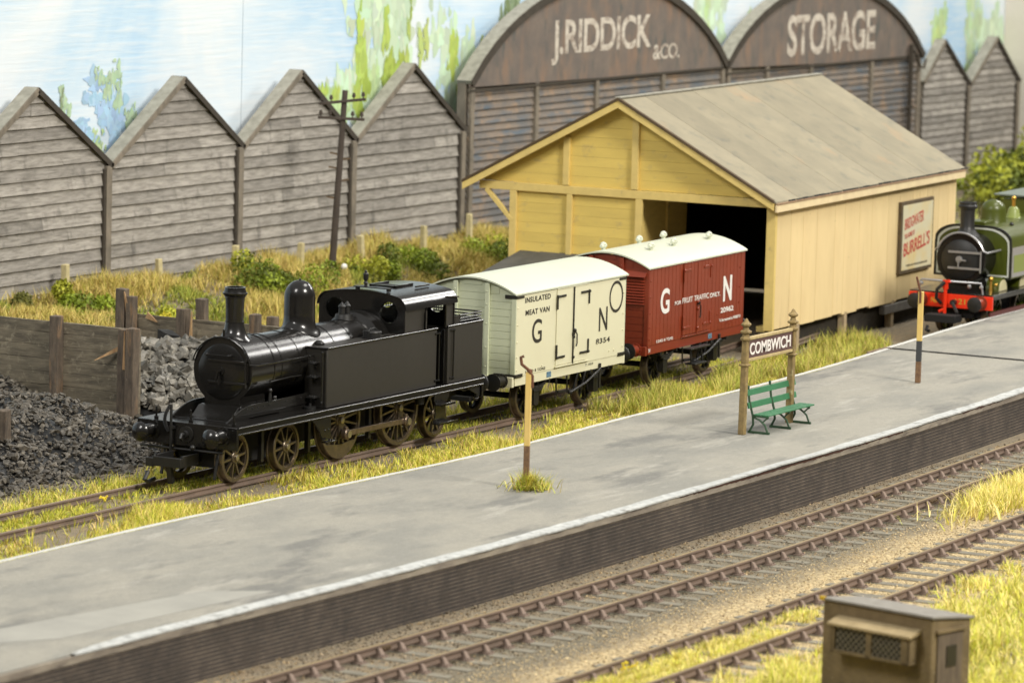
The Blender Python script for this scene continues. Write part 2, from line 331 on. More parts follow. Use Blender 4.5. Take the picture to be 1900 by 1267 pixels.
# raised edge strip lifting off in the middle
mbw = MB(); mck = MB(); N = 300
def lift(x): return .012 + .045 * math.exp(-((x - 6.5) / 4.2) ** 2) + .02 * math.exp(-((x - 15) / 3) ** 2)
for i in range(N):
    xa = -19.2 + 67 * i / N; xb = -19.2 + 67 * (i + 1) / N
    def yo(x): return FRONT(x) - .065 + .012 * math.sin(x * 2.2) + .008 * math.sin(x * 7.1)
    def yi(x): return FRONT(x) - .02 + (.225 * min(1, max(.05, (x + 19.6) / 2.2))) + .018 * math.sin(x * 1.3) + .01 * math.sin(x * 5.7)
    za, zb = ZP + lift(xa), ZP + lift(xb)
    P = [(xa, yo(xa), za), (xb, yo(xb), zb), (xb, yi(xb), ZP + .026), (xa, yi(xa), ZP + .026), (xa, yo(xa), za - .03), (xb, yo(xb), zb - .03), (xb, yi(xb), ZP - .01), (xa, yi(xa), ZP - .01)]
    mbw.add(P, [(0, 1, 2, 3), (4, 5, 1, 0), (3, 2, 6, 7)])
tag(mbw.build('platform_edging', WHITEM, smooth=0), 'white painted ribbed edging strip along the track edge of the platform, lifting in places', 'platform edging')
for x0, x1 in ((1.5, 13.0), (16.8, 19.5)):
    k = 0; x = x0
    while x < x1:
        dx = random.uniform(.12, .3); h = random.uniform(.008, .032)
        mck.add([(x, FRONT(x) - .052, .575 - h), (x + dx, FRONT(x + dx) - .052, .578 - random.uniform(.005, .03)), (x + dx, FRONT(x + dx) - .052, .60), (x, FRONT(x) - .052, .60)], [(0, 1, 2, 3)])
        x += dx
tag(mck.build('edge_crack', CRK, smooth=0), 'dark reddish ragged crack under the lifting white edging of the platform', 'crack')
LINEM = mat('white_line_paint', (.58, .58, .54), (.46, .46, .43), rough=.75, scale=8, c3=(.42, .42, .38), s3=14, lo3=.60, hi3=.70)
o = ribbon('painted_line', LINEM, lambda x: BACK(x) + .012, lambda x: BACK(x) + .15, -30, XC - .05, ZP + .004, jit0=.006, jit1=.012)
o = ribbon('painted_line', LINEM, lambda x: BACK(x) + .012, lambda x: BACK(x) + .17, XC + .05, 48, ZP + .024, jit0=.006, jit1=.012)
mb = MB(); y = BACK(XC) - .0
while y > FRONT(XC) + .3:
    wv = random.uniform(.035, .07); dy = random.uniform(.2, .4)
    mb.add([(XC - wv, y, ZP + .026), (XC + wv * .6, y, ZP + .028), (XC + wv, y - dy, ZP + .028), (XC - wv * .7, y - dy, ZP + .026)], [(0, 1, 2, 3)]); y -= dy * .97
tag(mb.build('joint_seal', mat('tar_seal', (.014, .014, .013), rough=.6), smooth=0), 'black tarred joint running across the platform in front of the far section', 'joint')
# pale repair patch at the left
mb = MB(); mb.add([(-18.3, -8.1, ZP + .004), (-13.2, -8.9, ZP + .004), (-12.4, -9.9, ZP + .004), (-18.2, -9.4, ZP + .004), (-19.5, -8.6, ZP + .004)], [(0, 1, 2, 3, 4)])
tag(mb.build('surface_patch', mat('patch_surface', (.325, .318, .28), (.275, .27, .24), rough=.85, scale=1.2), smooth=0), 'slightly paler repair patch in the grey platform surface at the left end', 'patch')

# ---------------------------------------------------------------- railway tracks
RAILM = mat('rusty_rail', (.185, .128, .095), (.12, .085, .063), rough=.75, scale=5, stretch=(.3, 1, 1), bump=.004, bscale=40)
RAILT = mat('worn_rail_head', (.40, .30, .15), (.27, .20, .10), rough=.42, metal=.3, scale=3, stretch=(.4, 1, 1))
RAILTS = mat('brown_rail_head', (.33, .24, .155), (.21, .155, .105), rough=.5, metal=.3, scale=2, stretch=(.4, 1, 1))
SLPM = mat('sleeper_wood', (.235, .215, .165), (.16, .148, .115), rough=.9, scale=3, stretch=(4, .6, 1), bump=.012, bscale=14, bstretch=(6, .6, 1))
CHM = mat('rusty_chair', (.265, .195, .155), (.18, .135, .108), rough=.85, scale=9)
def rail(fn, off, x0, x1, zt, name, parent, topm):
    n = int((x1 - x0) / .8)
    prof = [(-.03, -.155), (.03, -.155), (.034, -.125), (.012, -.105), (.012, -.055), (.036, -.04), (.036, -.006), (.03, 0), (-.03, 0), (-.036, -.006), (-.036, -.04), (-.012, -.055), (-.012, -.105), (-.034, -.125)]
    P = []; m = len(prof)
    for i in range(n + 1):
        x = x0 + (x1 - x0) * i / n
        a = slope(fn, x); px, py = x - math.sin(a) * off, fn(x) + math.cos(a) * off
        for (u, v) in prof: P.append((px - math.sin(a) * u, py + math.cos(a) * u, zt + v))
    F = [(k * m + i, k * m + (i + 1) % m, (k + 1) * m + (i + 1) % m, (k + 1) * m + i) for k in range(n) for i in range(m) if i != 7]
    F += [tuple(range(m)), tuple(range(n * m, n * m + m))]
    o = MB().add(P, F).build(name, RAILM, parent, smooth=50)
    Ft = [(k * m + 7, k * m + 8, (k + 1) * m + 8, (k + 1) * m + 7) for k in range(n)]
    MB().add(P, Ft).build('rail_head', topm, o, smooth=0)
    return o
def chair_mesh():
    mb = MB()
    for off in (0,):
        mb.box(-.10, .10, off - .19, off + .19, -.205, -.178)
        for s in (-1, 1):
            mb.add([(-.065, off + s * .034, -.178), (.065, off + s * .034, -.178), (.07, off + s * .15, -.178), (-.07, off + s * .15, -.178),
                    (-.035, off + s * .036, -.050), (.035, off + s * .036, -.050), (.035, off + s * .075, -.055), (-.035, off + s * .075, -.055)],
                   [(0, 1, 2, 3), (4, 5, 6, 7), (0, 1, 5, 4), (1, 2, 6, 5), (2, 3, 7, 6), (3, 0, 4, 7)])
            mb.cyl((-.05, off + s * .165, -.178), (-.05, off + s * .165, -.150), .018, n=6); mb.cyl((.05, off + s * .165, -.178), (.05, off + s * .165, -.150), .018, n=6)
    return mb
def track(label, fn, x0, x1, zt, topm, pitch=.70, x0s=None, x1s=None, joints=(), chairs=True):
    root = empty('railway_track', ((x0 + x1) / 2, fn((x0 + x1) / 2), zt - .3), 0, label, 'railway track'); M0 = Matrix.Translation(root.location).inverted()
    for off in (.65, -.65):
        r = rail(fn, off, x0, x1, zt, 'rail', None, topm)
        for ch in r.children: ch.data.transform(M0)
        r.data.transform(M0); r.parent = root
    sl = ch = None; x = x0s if x0s is not None else x0 + .3; k = 0
    while x < (x1s or x1):
        if sl is None:
            sl = MB().box(-.125, .125, -1.27, 1.27, -.30, -.205).build('sleeper', SLPM, root, smooth=0, bevel=.008); s = sl
            if chairs: ch = chair_mesh().build('rail_chair', CHM, sl, smooth=40); ch.location = (0, -.65, 0); c = ch.copy(); COL.objects.link(c); c.parent = sl; c.location = (0, .65, 0)
        else:
            s = sl.copy(); COL.objects.link(s); s.parent = root
            if chairs:
                for oy in (-.65, .65): c = ch.copy(); COL.objects.link(c); c.parent = s; c.location = (0, oy, 0)
        a = slope(fn, x) + random.uniform(-.012, .012)
        s.location = Vector((x, fn(x), zt + random.uniform(-.004, .004))) - root.location; s.rotation_euler = (0, 0, a)
        x += pitch; k += 1
    for jx, off in joints:
        a = slope(fn, jx); mbj = MB().box(-.19, .19, -.052, .052, -.115, -.045)
        for q in (-.14, -.05, .05, .14): mbj.cyl((q, -.052, -.08), (q, -.08, -.08), .022, n=6)
        j = mbj.build('fishplate', mat_fish, root, smooth=30)
        j.location = Vector((jx - math.sin(a) * off, fn(jx) + math.cos(a) * off, zt)) - root.location; j.rotation_euler = (0, 0, a)
    return root
mat_fish = mat('greasy_fishplate', (.07, .05, .03), (.16, .10, .05), rough=.6, scale=20)
track('railway track right beside the brick platform face, with rusty chairs and grey sleepers', T1, -20, 44, ZR1, RAILT, x0s=-16.3, x1s=18.6, joints=((-11.9, .65), (9.25, .65), (9.25, -.65)))
track('railway track nearest the viewer, behind the small concrete hut, on sandy ballast', T2, -20, 44, ZR1, RAILT, x0s=-13.2, x1s=18.3, joints=((1.1, .65), (1.0, -.65)))
track('overgrown siding track under the black tank engine and the two vans', SID, -26, 43, 0, RAILTS, x0s=-13.5, x1s=28, pitch=.9, chairs=False)
track('short railway track under the green engine at the right edge', GRN, 30, 50, 0, RAILTS, x0s=32, x1s=44, pitch=.8, chairs=False)

# ---------------------------------------------------------------- sky backdrop
SKYM = bpy.data.materials.new('painted_sky'); SKYM.use_nodes = True
def skymat(m):
    nt = m.node_tree; L = nt.links; B = nt.nodes["Principled BSDF"]; B.inputs['Roughness'].default_value = .7; B.inputs['Specular IOR Level'].default_value = .2
    tc = nd(nt, 'ShaderNodeTexCoord')
    mp = nd(nt, 'ShaderNodeMapping', inp={3: (.75, 1, 1.0)}); L.new(tc.outputs['Object'], mp.inputs[0])
    n = nd(nt, 'ShaderNodeTexNoise', inp={'Scale': .16, 'Detail': 5, 'Roughness': .55, 'Distortion': .4}); L.new(mp.outputs[0], n.inputs[0])
    cr = nd(nt, 'ShaderNodeValToRGB'); L.new(n.outputs[0], cr.inputs[0]); e = cr.color_ramp.elements
    e[0].position = .36; e[0].color = (.37, .58, .80, 1); e[1].position = .60; e[1].color = (.72, .79, .84, 1); q = e.new(.47); q.color = (.53, .69, .83, 1)
    mp2 = nd(nt, 'ShaderNodeMapping', inp={3: (.35, 1, 5.0)}); L.new(tc.outputs['Object'], mp2.inputs[0])
    n2 = nd(nt, 'ShaderNodeTexNoise', inp={'Scale': 2.2, 'Detail': 6}); L.new(mp2.outputs[0], n2.inputs[0])
    r = nd(nt, 'ShaderNodeMapRange', inp={1: .45, 2: .75, 3: 0, 4: .5}); L.new(n2.outputs[0], r.inputs[0])
    x = nd(nt, 'ShaderNodeMix', data_type='RGBA'); L.new(r.outputs[0], x.inputs[0]); L.new(cr.outputs[0], x.inputs[6]); x.inputs[7].default_value = (.80, .82, .83, 1)
    L.new(x.outputs[2], B.inputs['Base Color'])
    bp = nd(nt, 'ShaderNodeBump', inp={'Distance': .008}); L.new(n2.outputs[0], bp.inputs['Height']); L.new(bp.outputs[0], B.inputs['Normal'])
skymat(SKYM)
YB = 17.95
mb = MB(); mb.box(-12, 30.12, YB, YB + .15, -.5, 15); sky = tag(mb.build('sky', SKYM, smooth=0), kind='structure')
mb = MB(); mb.box(30.14, 88.0, YB - .006, YB + .15, -.5, 15); tag(mb.build('sky', SKYM, smooth=0), kind='structure')
CREAMW = mat('cream_end_panel', (.70, .66, .58), (.66, .62, .54), rough=.8, scale=1)
tag(MB().box(86.3, 86.6, 14.4, YB - .02, -.4, 15).build('end_panel', CREAMW, smooth=0), 'plain cream vertical panel closing the right end of the painted backdrop', 'panel')

DABM = mat('foliage_paint', (1, 1, 1), rough=.75, attr=True, spec=.2)
def painted(label, polys, seed):
    """brush-painted foliage: opaque strokes laid on the board; polys: (x, z, w, h, n, colour, jitter)"""
    r = random.Random(seed); mb = MB(); k = 0
    for (cx, cz, ww, hh, n, colr, sw, sh) in polys:
        cs = [(r.uniform(-.42, .42), r.uniform(-.45, .45)) for _ in range(max(3, n // 3))]
        for i in range(n * 5):
            q0 = r.choice(cs); x = cx + (q0[0] + r.gauss(0, .10)) * ww; z = cz + (q0[1] + r.gauss(0, .12)) * hh; a = sw * r.uniform(.22, .62); b = sh * r.uniform(.18, .62); m = 9
            d = YB - .010 - .00003 * k; k += 1; v = r.uniform(.84, 1.12)
            mb.tone = tuple(min(1, c * v * r.uniform(.95, 1.05)) for c in colr)
            P = []; ph = r.uniform(0, 6)
            for q in range(m):
                t = 2 * PI * q / m; rr = 1 + .28 * math.sin(3 * t + ph) + r.uniform(-.22, .22)
                P.append((x + a * rr * math.cos(t), d, z + b * rr * math.sin(t)))
            mb.add(P, [tuple(range(m))])
    o = mb.build('painted_tree', DABM, smooth=0, recalc=False); return tag(o, label, 'painted tree')
PALE = (.56, .70, .52); PALE2 = (.48, .63, .33); YG = (.36, .47, .09); YG2 = (.43, .56, .13); GREY = (.26, .32, .20); BLU = (.38, .56, .74); BLG = (.42, .56, .38); DK = (.20, .27, .13)
painted('small blue green tree painted on the backdrop between the first and second timber gables', [
    (23.3, 5.5, 1.9, 2.2, 26, BLU, .32, .35), (22.0, 5.0, 1.3, 1.1, 12, BLU, .3, .3), (21.3, 5.6, .5, 1.2, 10, BLG, .13, .2), (23.4, 6.1, 1.3, 1.3, 16, BLG, .14, .28), (24.3, 5.5, .6, 1.3, 8, BLG, .12, .25), (21.1, 6.0, .3, .6, 5, GREY, .08, .16), (22.6, 4.9, 1.4, .8, 6, PALE2, .12, .15)], 1)
painted('tall yellow green poplars painted on the backdrop behind the telegraph pole', [
    (37.3, 6.8, 4.8, 3.6, 60, PALE, .42, .85), (36.2, 5.2, 3.2, 1.8, 22, PALE2, .3, .5), (34.9, 5.3, 1.2, .8, 9, YG2, .13, .32), (36.6, 6.4, .7, 2.4, 12, YG2, .25, .6), (36.9, 5.2, .8, 1.2, 8, YG, .25, .4), (38.2, 6.9, .5, 1.6, 6, YG2, .14, .5), (38.7, 5.6, 1.2, 1.8, 12, YG, .24, .55), (39.4, 6.8, .5, 2.2, 6, (.44, .55, .16), .16, .55), (40.5, 6.9, .6, 1.8, 7, (.48, .58, .2), .18, .45), (39.7, 8.1, .4, .9, 3, YG, .1, .3)], 2)
painted('light green poplar painted on the backdrop beside the fourth timber gable', [
    (42.3, 6.3, 2.4, 2.8, 26, PALE, .35, .7), (42.5, 6.4, 1.2, 1.6, 9, YG2, .2, .55), (42.9, 5.4, 1.2, 1.2, 8, YG, .24, .45), (43.9, 6.1, .5, 2.8, 8, (.40, .50, .14), .2, .6), (43.6, 4.8, .8, 1.2, 7, (.55, .55, .05), .2, .4)], 3)
painted('dark grey green poplar painted at the left shoulder of the J.RIDDICK store', [
    (45.7, 7.2, 1.2, 3.2, 16, GREY, .35, .8), (45.9, 7.4, .9, 2.4, 8, DK, .2, .6), (47.6, 7.9, 2.2, 2.0, 12, PALE2, .3, .6), (47.3, 7.9, .6, 1.6, 6, YG2, .16, .5), (48.9, 8.2, .8, .9, 4, PALE2, .2, .4)], 4)
painted('pale green poplar painted on the backdrop at the right shoulder of the J.RIDDICK store', [(60.2, 7.3, 2.2, 1.8, 22, PALE, .4, .6), (60.0, 6.9, .9, 1.6, 6, PALE2, .25, .5)], 5)
painted('small grey green poplar painted in the dip between the two arched stores', [(62.9, 6.5, 1.0, 1.5, 12, PALE2, .28, .45), (63.0, 6.4, .6, 1.2, 5, GREY, .18, .35)], 15)
painted('pale green poplar tops painted above the left shoulder of the STORAGE store', [(66.4, 7.8, 1.6, .8, 12, PALE2, .35, .3)], 16)
painted('pale green poplars painted on the backdrop behind the two small gables at the right', [
    (80.0, 5.6, 1.3, 2.4, 12, PALE2, .3, .6), (79.6, 5.0, 1.2, 1.4, 7, (.52, .68, .28), .25, .4), (84.4, 5.8, 3.6, 3.4, 30, PALE, .45, .8), (83.2, 5.5, 1.2, 2.6, 10, (.50, .64, .40), .3, .6), (86.6, 5.4, .8, 3.2, 10, (.5, .62, .36), .25, .7), (82.1, 4.2, 1.6, 1.0, 6, PALE2, .3, .3)], 6)

# ---------------------------------------------------------------- timber sheds (low-relief row)
WOODG = mat('grey_weatherboard', (.36, .335, .30), (.20, .185, .162), rough=.9, scale=2.2, stretch=(.7, 1, 5), lo=.38, hi=.66, bump=.02, bscale=7, bstretch=(.5, 1, 9), attr=True,
            c3=(.10, .094, .085), s3=2.0, st3=(1.3, 1, .5), lo3=.57, hi3=.78, c4=(.50, .47, .42), s4=3.2, st4=(.6, 1, 8), lo4=.60, hi4=.74)
TRIMG = mat('grey_brown_trim', (.235, .20, .155), (.14, .122, .095), rough=.9, scale=4, stretch=(1, 1, .5), bump=.01, bscale=14, bstretch=(2, 1, 2))
ROOFG = mat('grey_roof_edge', (.34, .325, .27), (.23, .22, .18), rough=.9, scale=4)
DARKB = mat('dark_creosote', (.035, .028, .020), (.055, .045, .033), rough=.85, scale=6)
def laps(mb, xl, xr, z0, z1, y, pitch, inside, seed, amp=.22):
    r = random.Random(seed); z = z0
    while z < z1 - .02:
        zt = min(z + pitch * r.uniform(.94, 1.06), z1); a0, b0 = inside(z + .001); a1, b1 = inside(zt)
        if b0 - a0 > .08:
            mb.tone = float(1 + r.uniform(-amp, amp)); mid = (a0 + b0) / 2
            if b1 < a1: a1 = b1 = mid
            sg = r.uniform(-.008, .008)
            # joints: 1-2 board lengths
            cuts = [0, 1] if r.random() < .5 else [0, r.uniform(.25, .75), 1]
            for c0, c1 in zip(cuts, cuts[1:]):
                mb.tone = float(1 + r.uniform(-amp, amp)); xa0 = a0 + (b0 - a0) * c0; xb0 = a0 + (b0 - a0) * c1 - .004; xa1 = a1 + (b1 - a1) * c0; xb1 = a1 + (b1 - a1) * c1 - .004
                d = y - .075 + r.uniform(-.01, .01)
                mb.add([(xa0, d, z + sg), (xb0, d, z - sg), (xb1, y - .012, zt + sg), (xa1, y - .012, zt - sg), (xa0, y + .02, z + sg), (xb0, y + .02, z - sg)], [(0, 1, 2, 3), (4, 5, 1, 0)])
        z = zt
def gable_shed(label, x0, xp, x1, zv0, zp, zv1, y=17.0, seed=0, pitch=.34, group='timber gabled sheds along the backdrop', zb=.35, post=True):
    root = empty('timber_shed', ((x0 + x1) / 2, y, zb), 0, label, 'shed', group); M = Matrix.Translation(-root.location)
    def inside(z):
        if z <= min(zv0, zv1): return x0 + .05, x1 - .05
        a = x0 + .05 if z <= zv0 else x0 + (xp - x0) * (z - zv0) / (zp - zv0); b = x1 - .05 if z <= zv1 else x1 - (x1 - xp) * (z - zv1) / (zp - zv1)
        return a + .02, b - .02
    def part(mb, n, m, bev=0, sm=0):
        o = mb.build(n, m, root, smooth=sm, bevel=bev); o.data.transform(M); return o
    w_ = MB(); laps(w_, x0, x1, zb, zp - .1, y, pitch, inside, seed); part(w_, 'weatherboard_wall', WOODG)
    b_ = MB(); b_.prism([(x0, zb), (x1, zb), (x1, zv1 - .02), (xp, zp - .03), (x0, zv0 - .02)], 'y', y + .01, y + .30); part(b_, 'shed_body', TRIMG)
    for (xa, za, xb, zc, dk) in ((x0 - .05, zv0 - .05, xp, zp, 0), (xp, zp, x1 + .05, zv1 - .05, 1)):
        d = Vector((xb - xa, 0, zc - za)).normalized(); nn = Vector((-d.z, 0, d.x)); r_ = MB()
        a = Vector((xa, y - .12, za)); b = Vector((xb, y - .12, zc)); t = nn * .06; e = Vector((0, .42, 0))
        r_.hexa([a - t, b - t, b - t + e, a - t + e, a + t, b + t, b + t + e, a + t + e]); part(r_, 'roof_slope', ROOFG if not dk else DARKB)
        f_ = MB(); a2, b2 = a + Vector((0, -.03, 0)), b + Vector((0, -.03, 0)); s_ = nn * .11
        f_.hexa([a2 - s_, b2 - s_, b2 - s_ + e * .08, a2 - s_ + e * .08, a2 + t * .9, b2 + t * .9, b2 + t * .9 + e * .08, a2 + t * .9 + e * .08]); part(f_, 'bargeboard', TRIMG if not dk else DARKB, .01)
    if post:
        p_ = MB().box(x1 - .27, x1 - .02, y - .15, y - .02, zb, zv1 - .05); part(p_, 'corner_post', TRIMG, .015)
        p_ = MB().box(x1 - .37, x1 - .30, y - .13, y - .02, zb, zv1 - .12); part(p_, 'drainpipe', DARKB, .01)
    return root
gable_shed('grey timber gabled shed at the far left, cut by the edge of the photo', 15.2, 18.54, 22.03, 4.4, 6.45, 4.29, seed=1)
gable_shed('brownish grey timber gabled shed, second from the left, left of the pole', 22.03, 25.53, 28.64, 4.29, 6.44, 4.42, seed=2)
gable_shed('pale grey streaked timber gabled shed directly behind the telegraph pole', 28.64, 31.69, 34.85, 4.42, 6.37, 4.26, seed=3)
gable_shed('timber gabled shed right of the telegraph pole, touching the first arched store', 34.85, 38.12, 41.36, 4.26, 6.30, 4.20, seed=4)
gable_shed('small blurred timber gabled shed right next to the STORAGE arched store', 76.25, 78.08, 80.68, 4.16, 5.61, 3.86, seed=5, pitch=.27)
gable_shed('last small timber gabled shed against the cream panel at the far right', 80.68, 83.17, 85.6, 3.86, 5.54, 3.80, seed=6, pitch=.27)

STOREM = mat('brown_corrugated_board', (.215, .175, .14), (.14, .135, .13), rough=.9, scale=.8, stretch=(1, 1, 1.4), lo=.4, hi=.6, bump=.012, bscale=10, bstretch=(.4, 1, 5), attr=True,
             c3=(.29, .205, .135), s3=1.1, st3=(1, 1, 1.6), lo3=.53, hi3=.68, c4=(.10, .125, .15), s4=1.6, st4=(.5, 1, 3), lo4=.52, hi4=.66)
FASCM = mat('painted_fascia_board', (.18, .145, .12), (.13, .112, .10), rough=.9, scale=1.2, bump=.008, bscale=12, c3=(.225, .15, .105), s3=.8, lo3=.50, hi3=.68, st3=(1.6, 1, .6), c4=(.10, .10, .092), s4=1.3, st4=(1.8, 1, .7), lo4=.52, hi4=.68)
SIGNW = mat('faded_white_lettering', (.62, .57, .49), (.44, .39, .33), rough=.9, scale=2.5, stretch=(1, 1, 3), c3=(.24, .19, .155), s3=3.4, lo3=.50, hi3=.66)
def arched(label, x0, x1, zs0, zs1, za, words, posts, seed):
    root = empty('arched_store', ((x0 + x1) / 2, 17, .3), 0, label, 'warehouse', 'arched stores along the backdrop'); M = Matrix.Translation(-root.location); y = 17.0
    def part(o): o.data.transform(M); o.parent = root; return o
    xm = (x0 + x1) / 2; hw = (x1 - x0) / 2
    arc = []
    for i in range(25):
        u = -1 + 2 * i / 24; zs = zs0 + (zs1 - zs0) * (u + 1) / 2; rr = 1.18; e0 = math.sqrt(rr * rr - 1)
        arc.append((xm + hw * u, zs + (za - (zs0 + zs1) / 2) * (math.sqrt(rr * rr - u * u) - e0) / (rr - e0)))
    zl = lambda x: zs0 + (zs1 - zs0) * (x - x0) / (x1 - x0)
    part(MB().prism([(x0 + .05, .3), (x1 - .05, .3)] + arc[::-1], 'y', y + .02, y + .32).build('store_body', TRIMG, smooth=0))
    w_ = MB(); laps(w_, x0, x1, .3, min(zs0, zs1) - .05, y, .22, lambda z: (x0 + .05, x1 - .05), seed, .1); part(w_.build('boarded_wall', STOREM, smooth=0))
    f_ = MB(); pts = [(x, z - .02) for x, z in arc]; f_.prism([(x0, zs0 - .12), (x1, zs1 - .12)] + pts[::-1], 'y', y - .13, y - .085); fas = part(f_.build('arched_fascia', FASCM, smooth=0))
    for i in range(24):
        pass
    r_ = MB(); P = []
    for i, (x, z) in enumerate(arc):
        j0, j1 = max(i - 1, 0), min(i + 1, 24); d = Vector((arc[j1][0] - arc[j0][0], arc[j1][1] - arc[j0][1])).normalized(); nx, nz = -d.y, d.x
        P += [(x - nx * .03, y - .2, z - nz * .03), (x + nx * .12, y - .2, z + nz * .12), (x + nx * .12, y + .30, z + nz * .12), (x - nx * .03, y + .30, z - nz * .03)]
    r_.add(P, [(4 * i + a, 4 * i + 4 + a, 4 * i + 4 + b, 4 * i + b) for i in range(24) for a, b in ((0, 1), (1, 2), (2, 3), (3, 0))] + [(0, 1, 2, 3), (96, 97, 98, 99)])
    part(r_.build('arched_roof', ROOFG, smooth=50))
    r2 = MB(); P = []
    for i, (x, z) in enumerate(arc):
        j0, j1 = max(i - 1, 0), min(i + 1, 24); d = Vector((arc[j1][0] - arc[j0][0], arc[j1][1] - arc[j0][1])).normalized(); nx, nz = -d.y, d.x
        P += [(x - nx * .16, y - .225, z - nz * .16), (x + nx * .10, y - .225, z + nz * .10), (x + nx * .10, y - .203, z + nz * .10), (x - nx * .16, y - .203, z - nz * .16)]
    r2.add(P, [(4 * i + a, 4 * i + 4 + a, 4 * i + 4 + b, 4 * i + b) for i in range(24) for a, b in ((0, 1), (1, 2), (2, 3), (3, 0))])
    part(r2.build('bargeboard', DARKB, smooth=50))
    for x in posts: part(MB().box(x - .11, x + .11, y - .15, y - .01, .3, zl(x) - .14).build('wall_post', TRIMG, smooth=0, bevel=.01))
    part(MB().box(x0, x1, y - .16, y - .135, (zs0 + zs1) / 2 - .2, (zs0 + zs1) / 2 - .12).build('fascia_rail', DARKB, smooth=0))
    for (s, a, b, c, d, bold) in words:
        part(text(s, SIGNW, None, a, b, c, d, y - .133, bold=bold, thick=.006, spacing=.95))
    return root
arched('arched brown timber store lettered J.RIDDICK & CO.', 41.5, 59.3, 5.59, 5.45, 8.55,
       [("J.RIDDICK", 46.7, 53.6, 5.93, 7.36, .022), ("&CO.", 53.75, 55.7, 5.83, 6.34, .02)], (41.7, 45.85, 49.9, 54.6, 59.1), 21)
arched('arched brown timber store lettered STORAGE, second of the two', 59.3, 75.96, 5.45, 5.12, 8.0,
       [("STORAGE", 64.1, 71.55, 5.52, 6.98, .022)], (59.55, 62.6, 66.2, 71.4, 75.7), 22)
o = MB(); o.box(-.07, .07, -.07, .07, 0, 4.1); o.box(-.35, .35, -.03, .03, 1.75, 1.83); o.tube([(0, -.08, 3.9), (.35, -.06, 3.7), (.7, -.05, 3.25), (1.1, -.05, 3.2), (1.25, -.05, 3.5)], .05, 6)
p = o.build('wall_bracket_pole', DARKB, None, smooth=30); p.location = (74.5, 16.7, 1.5); tag(p, 'thin dark bracketed pole before the right end of the STORAGE store', 'pole')

# ---------------------------------------------------------------- goods shed
YEL = mat('yellow_ochre_boards', (.76, .565, .145), (.69, .51, .135), rough=.75, scale=1.4, stretch=(1, .6, 3), lo=.4, hi=.7, bump=.006, bscale=12, bstretch=(1, .5, 6), attr=True, c3=(.50, .38, .16), s3=1.6, st3=(1, 1.3, 2), lo3=.58, hi3=.78)
YELT = mat('pale_yellow_trim', (.74, .56, .19), (.66, .50, .17), rough=.7, scale=3, bump=.005, bscale=20, c3=(.36, .28, .15), s3=3, lo3=.62, hi3=.8)
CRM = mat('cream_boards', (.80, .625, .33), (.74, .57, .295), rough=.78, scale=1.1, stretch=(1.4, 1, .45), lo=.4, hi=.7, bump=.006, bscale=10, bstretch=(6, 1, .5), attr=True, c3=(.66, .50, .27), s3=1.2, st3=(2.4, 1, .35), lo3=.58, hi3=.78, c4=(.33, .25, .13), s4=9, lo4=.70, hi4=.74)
FELT = mat('roofing_felt', (.30, .265, .185), (.25, .225, .16), rough=.95, scale=1.1, stretch=(1, 1, 1), bump=.012, bscale=22, c3=(.37, .26, .155), s3=.5, lo3=.60, hi3=.80, c4=(.20, .19, .145), s4=1.8, lo4=.55, hi4=.72, attr=True)
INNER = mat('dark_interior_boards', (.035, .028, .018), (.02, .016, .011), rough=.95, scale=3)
BROWNE = mat('brown_roof_edge', (.10, .065, .03), (.07, .045, .022), rough=.8, scale=4)
GS = empty('goods_shed', (29.10, .478, -.2), math.radians(2.92), 'yellow timber goods shed with felt roof and dark opening behind the red van', 'goods shed')
ZB, ZE, ZRG, LG, WG = .45, 3.78, 6.26, 13.75, 7.75
def gp(mb, n, m, bev=0, sm=0, par=None):
    o = mb.build(n, m, par or GS, smooth=sm, bevel=bev); o.data.transform(Matrix.Translation((0, 0, .2))); return o
RY0, RY1 = -.12, 9.12; RM = (RY0 + RY1) / 2
def roofz(y): return ZE + .10 + (ZRG - ZE) * (1 - abs(y - RM) / (RM - RY0))
# side wall (cream vertical boards with thin seams)
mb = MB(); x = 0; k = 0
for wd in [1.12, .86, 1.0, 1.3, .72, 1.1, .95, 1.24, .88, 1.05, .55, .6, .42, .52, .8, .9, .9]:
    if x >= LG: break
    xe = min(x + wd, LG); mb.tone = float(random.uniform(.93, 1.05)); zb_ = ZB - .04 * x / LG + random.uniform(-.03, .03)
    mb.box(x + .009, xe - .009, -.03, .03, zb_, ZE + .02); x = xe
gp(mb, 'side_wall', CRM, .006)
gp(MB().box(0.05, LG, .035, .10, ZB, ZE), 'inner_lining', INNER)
gp(MB().box(-.02, .10, -.05, .22, ZB - .02, ZE - .05), 'corner_post', YELT, .01)
# gable: horizontal boards set back, framing proud
def gable_boards(name, y0, y1, z0, z1fn, x=0.05):
    mb = MB(); z = z0
    while z < 6.3:
        zt = z + .27; ok = False
        # clip to the roof slope
        def lim(zz):
            if zz <= ZE + .1: return y0, y1
            d = (RM - RY0) * (zz - ZE - .1) / (ZRG - ZE); return max(y0, RY0 + d), min(y1, RY1 - d)
        a0, b0 = lim(z); a1, b1 = lim(zt)
        if z1fn is not None and z >= z1fn: break
        if b0 - a0 > .05:
            if b1 < a1: a1 = b1 = (a0 + b0) / 2
            mb.tone = float(random.uniform(.94, 1.05)); mb.prism([(a0, z), (b0, z), (b1, zt - .004), (a1, zt - .004)], 'x', x, x + .04)
        z = zt
    gp(mb, name, YEL)
gable_boards('gable_boards', 0.02, 9.0, 3.95, None)
gable_boards('lower_boards', 3.95, 7.75, -.1, 3.9)
def post(y, z0, z1, w_=.20, n='gable_post'): gp(MB().box(-.05, .05, y - w_ / 2, y + w_ / 2, z0, z1), n, YELT, .008)
post(3.95, -.1, 3.72); post(6.02, -.1, 3.72, .16); post(7.72, -.1, 3.72)
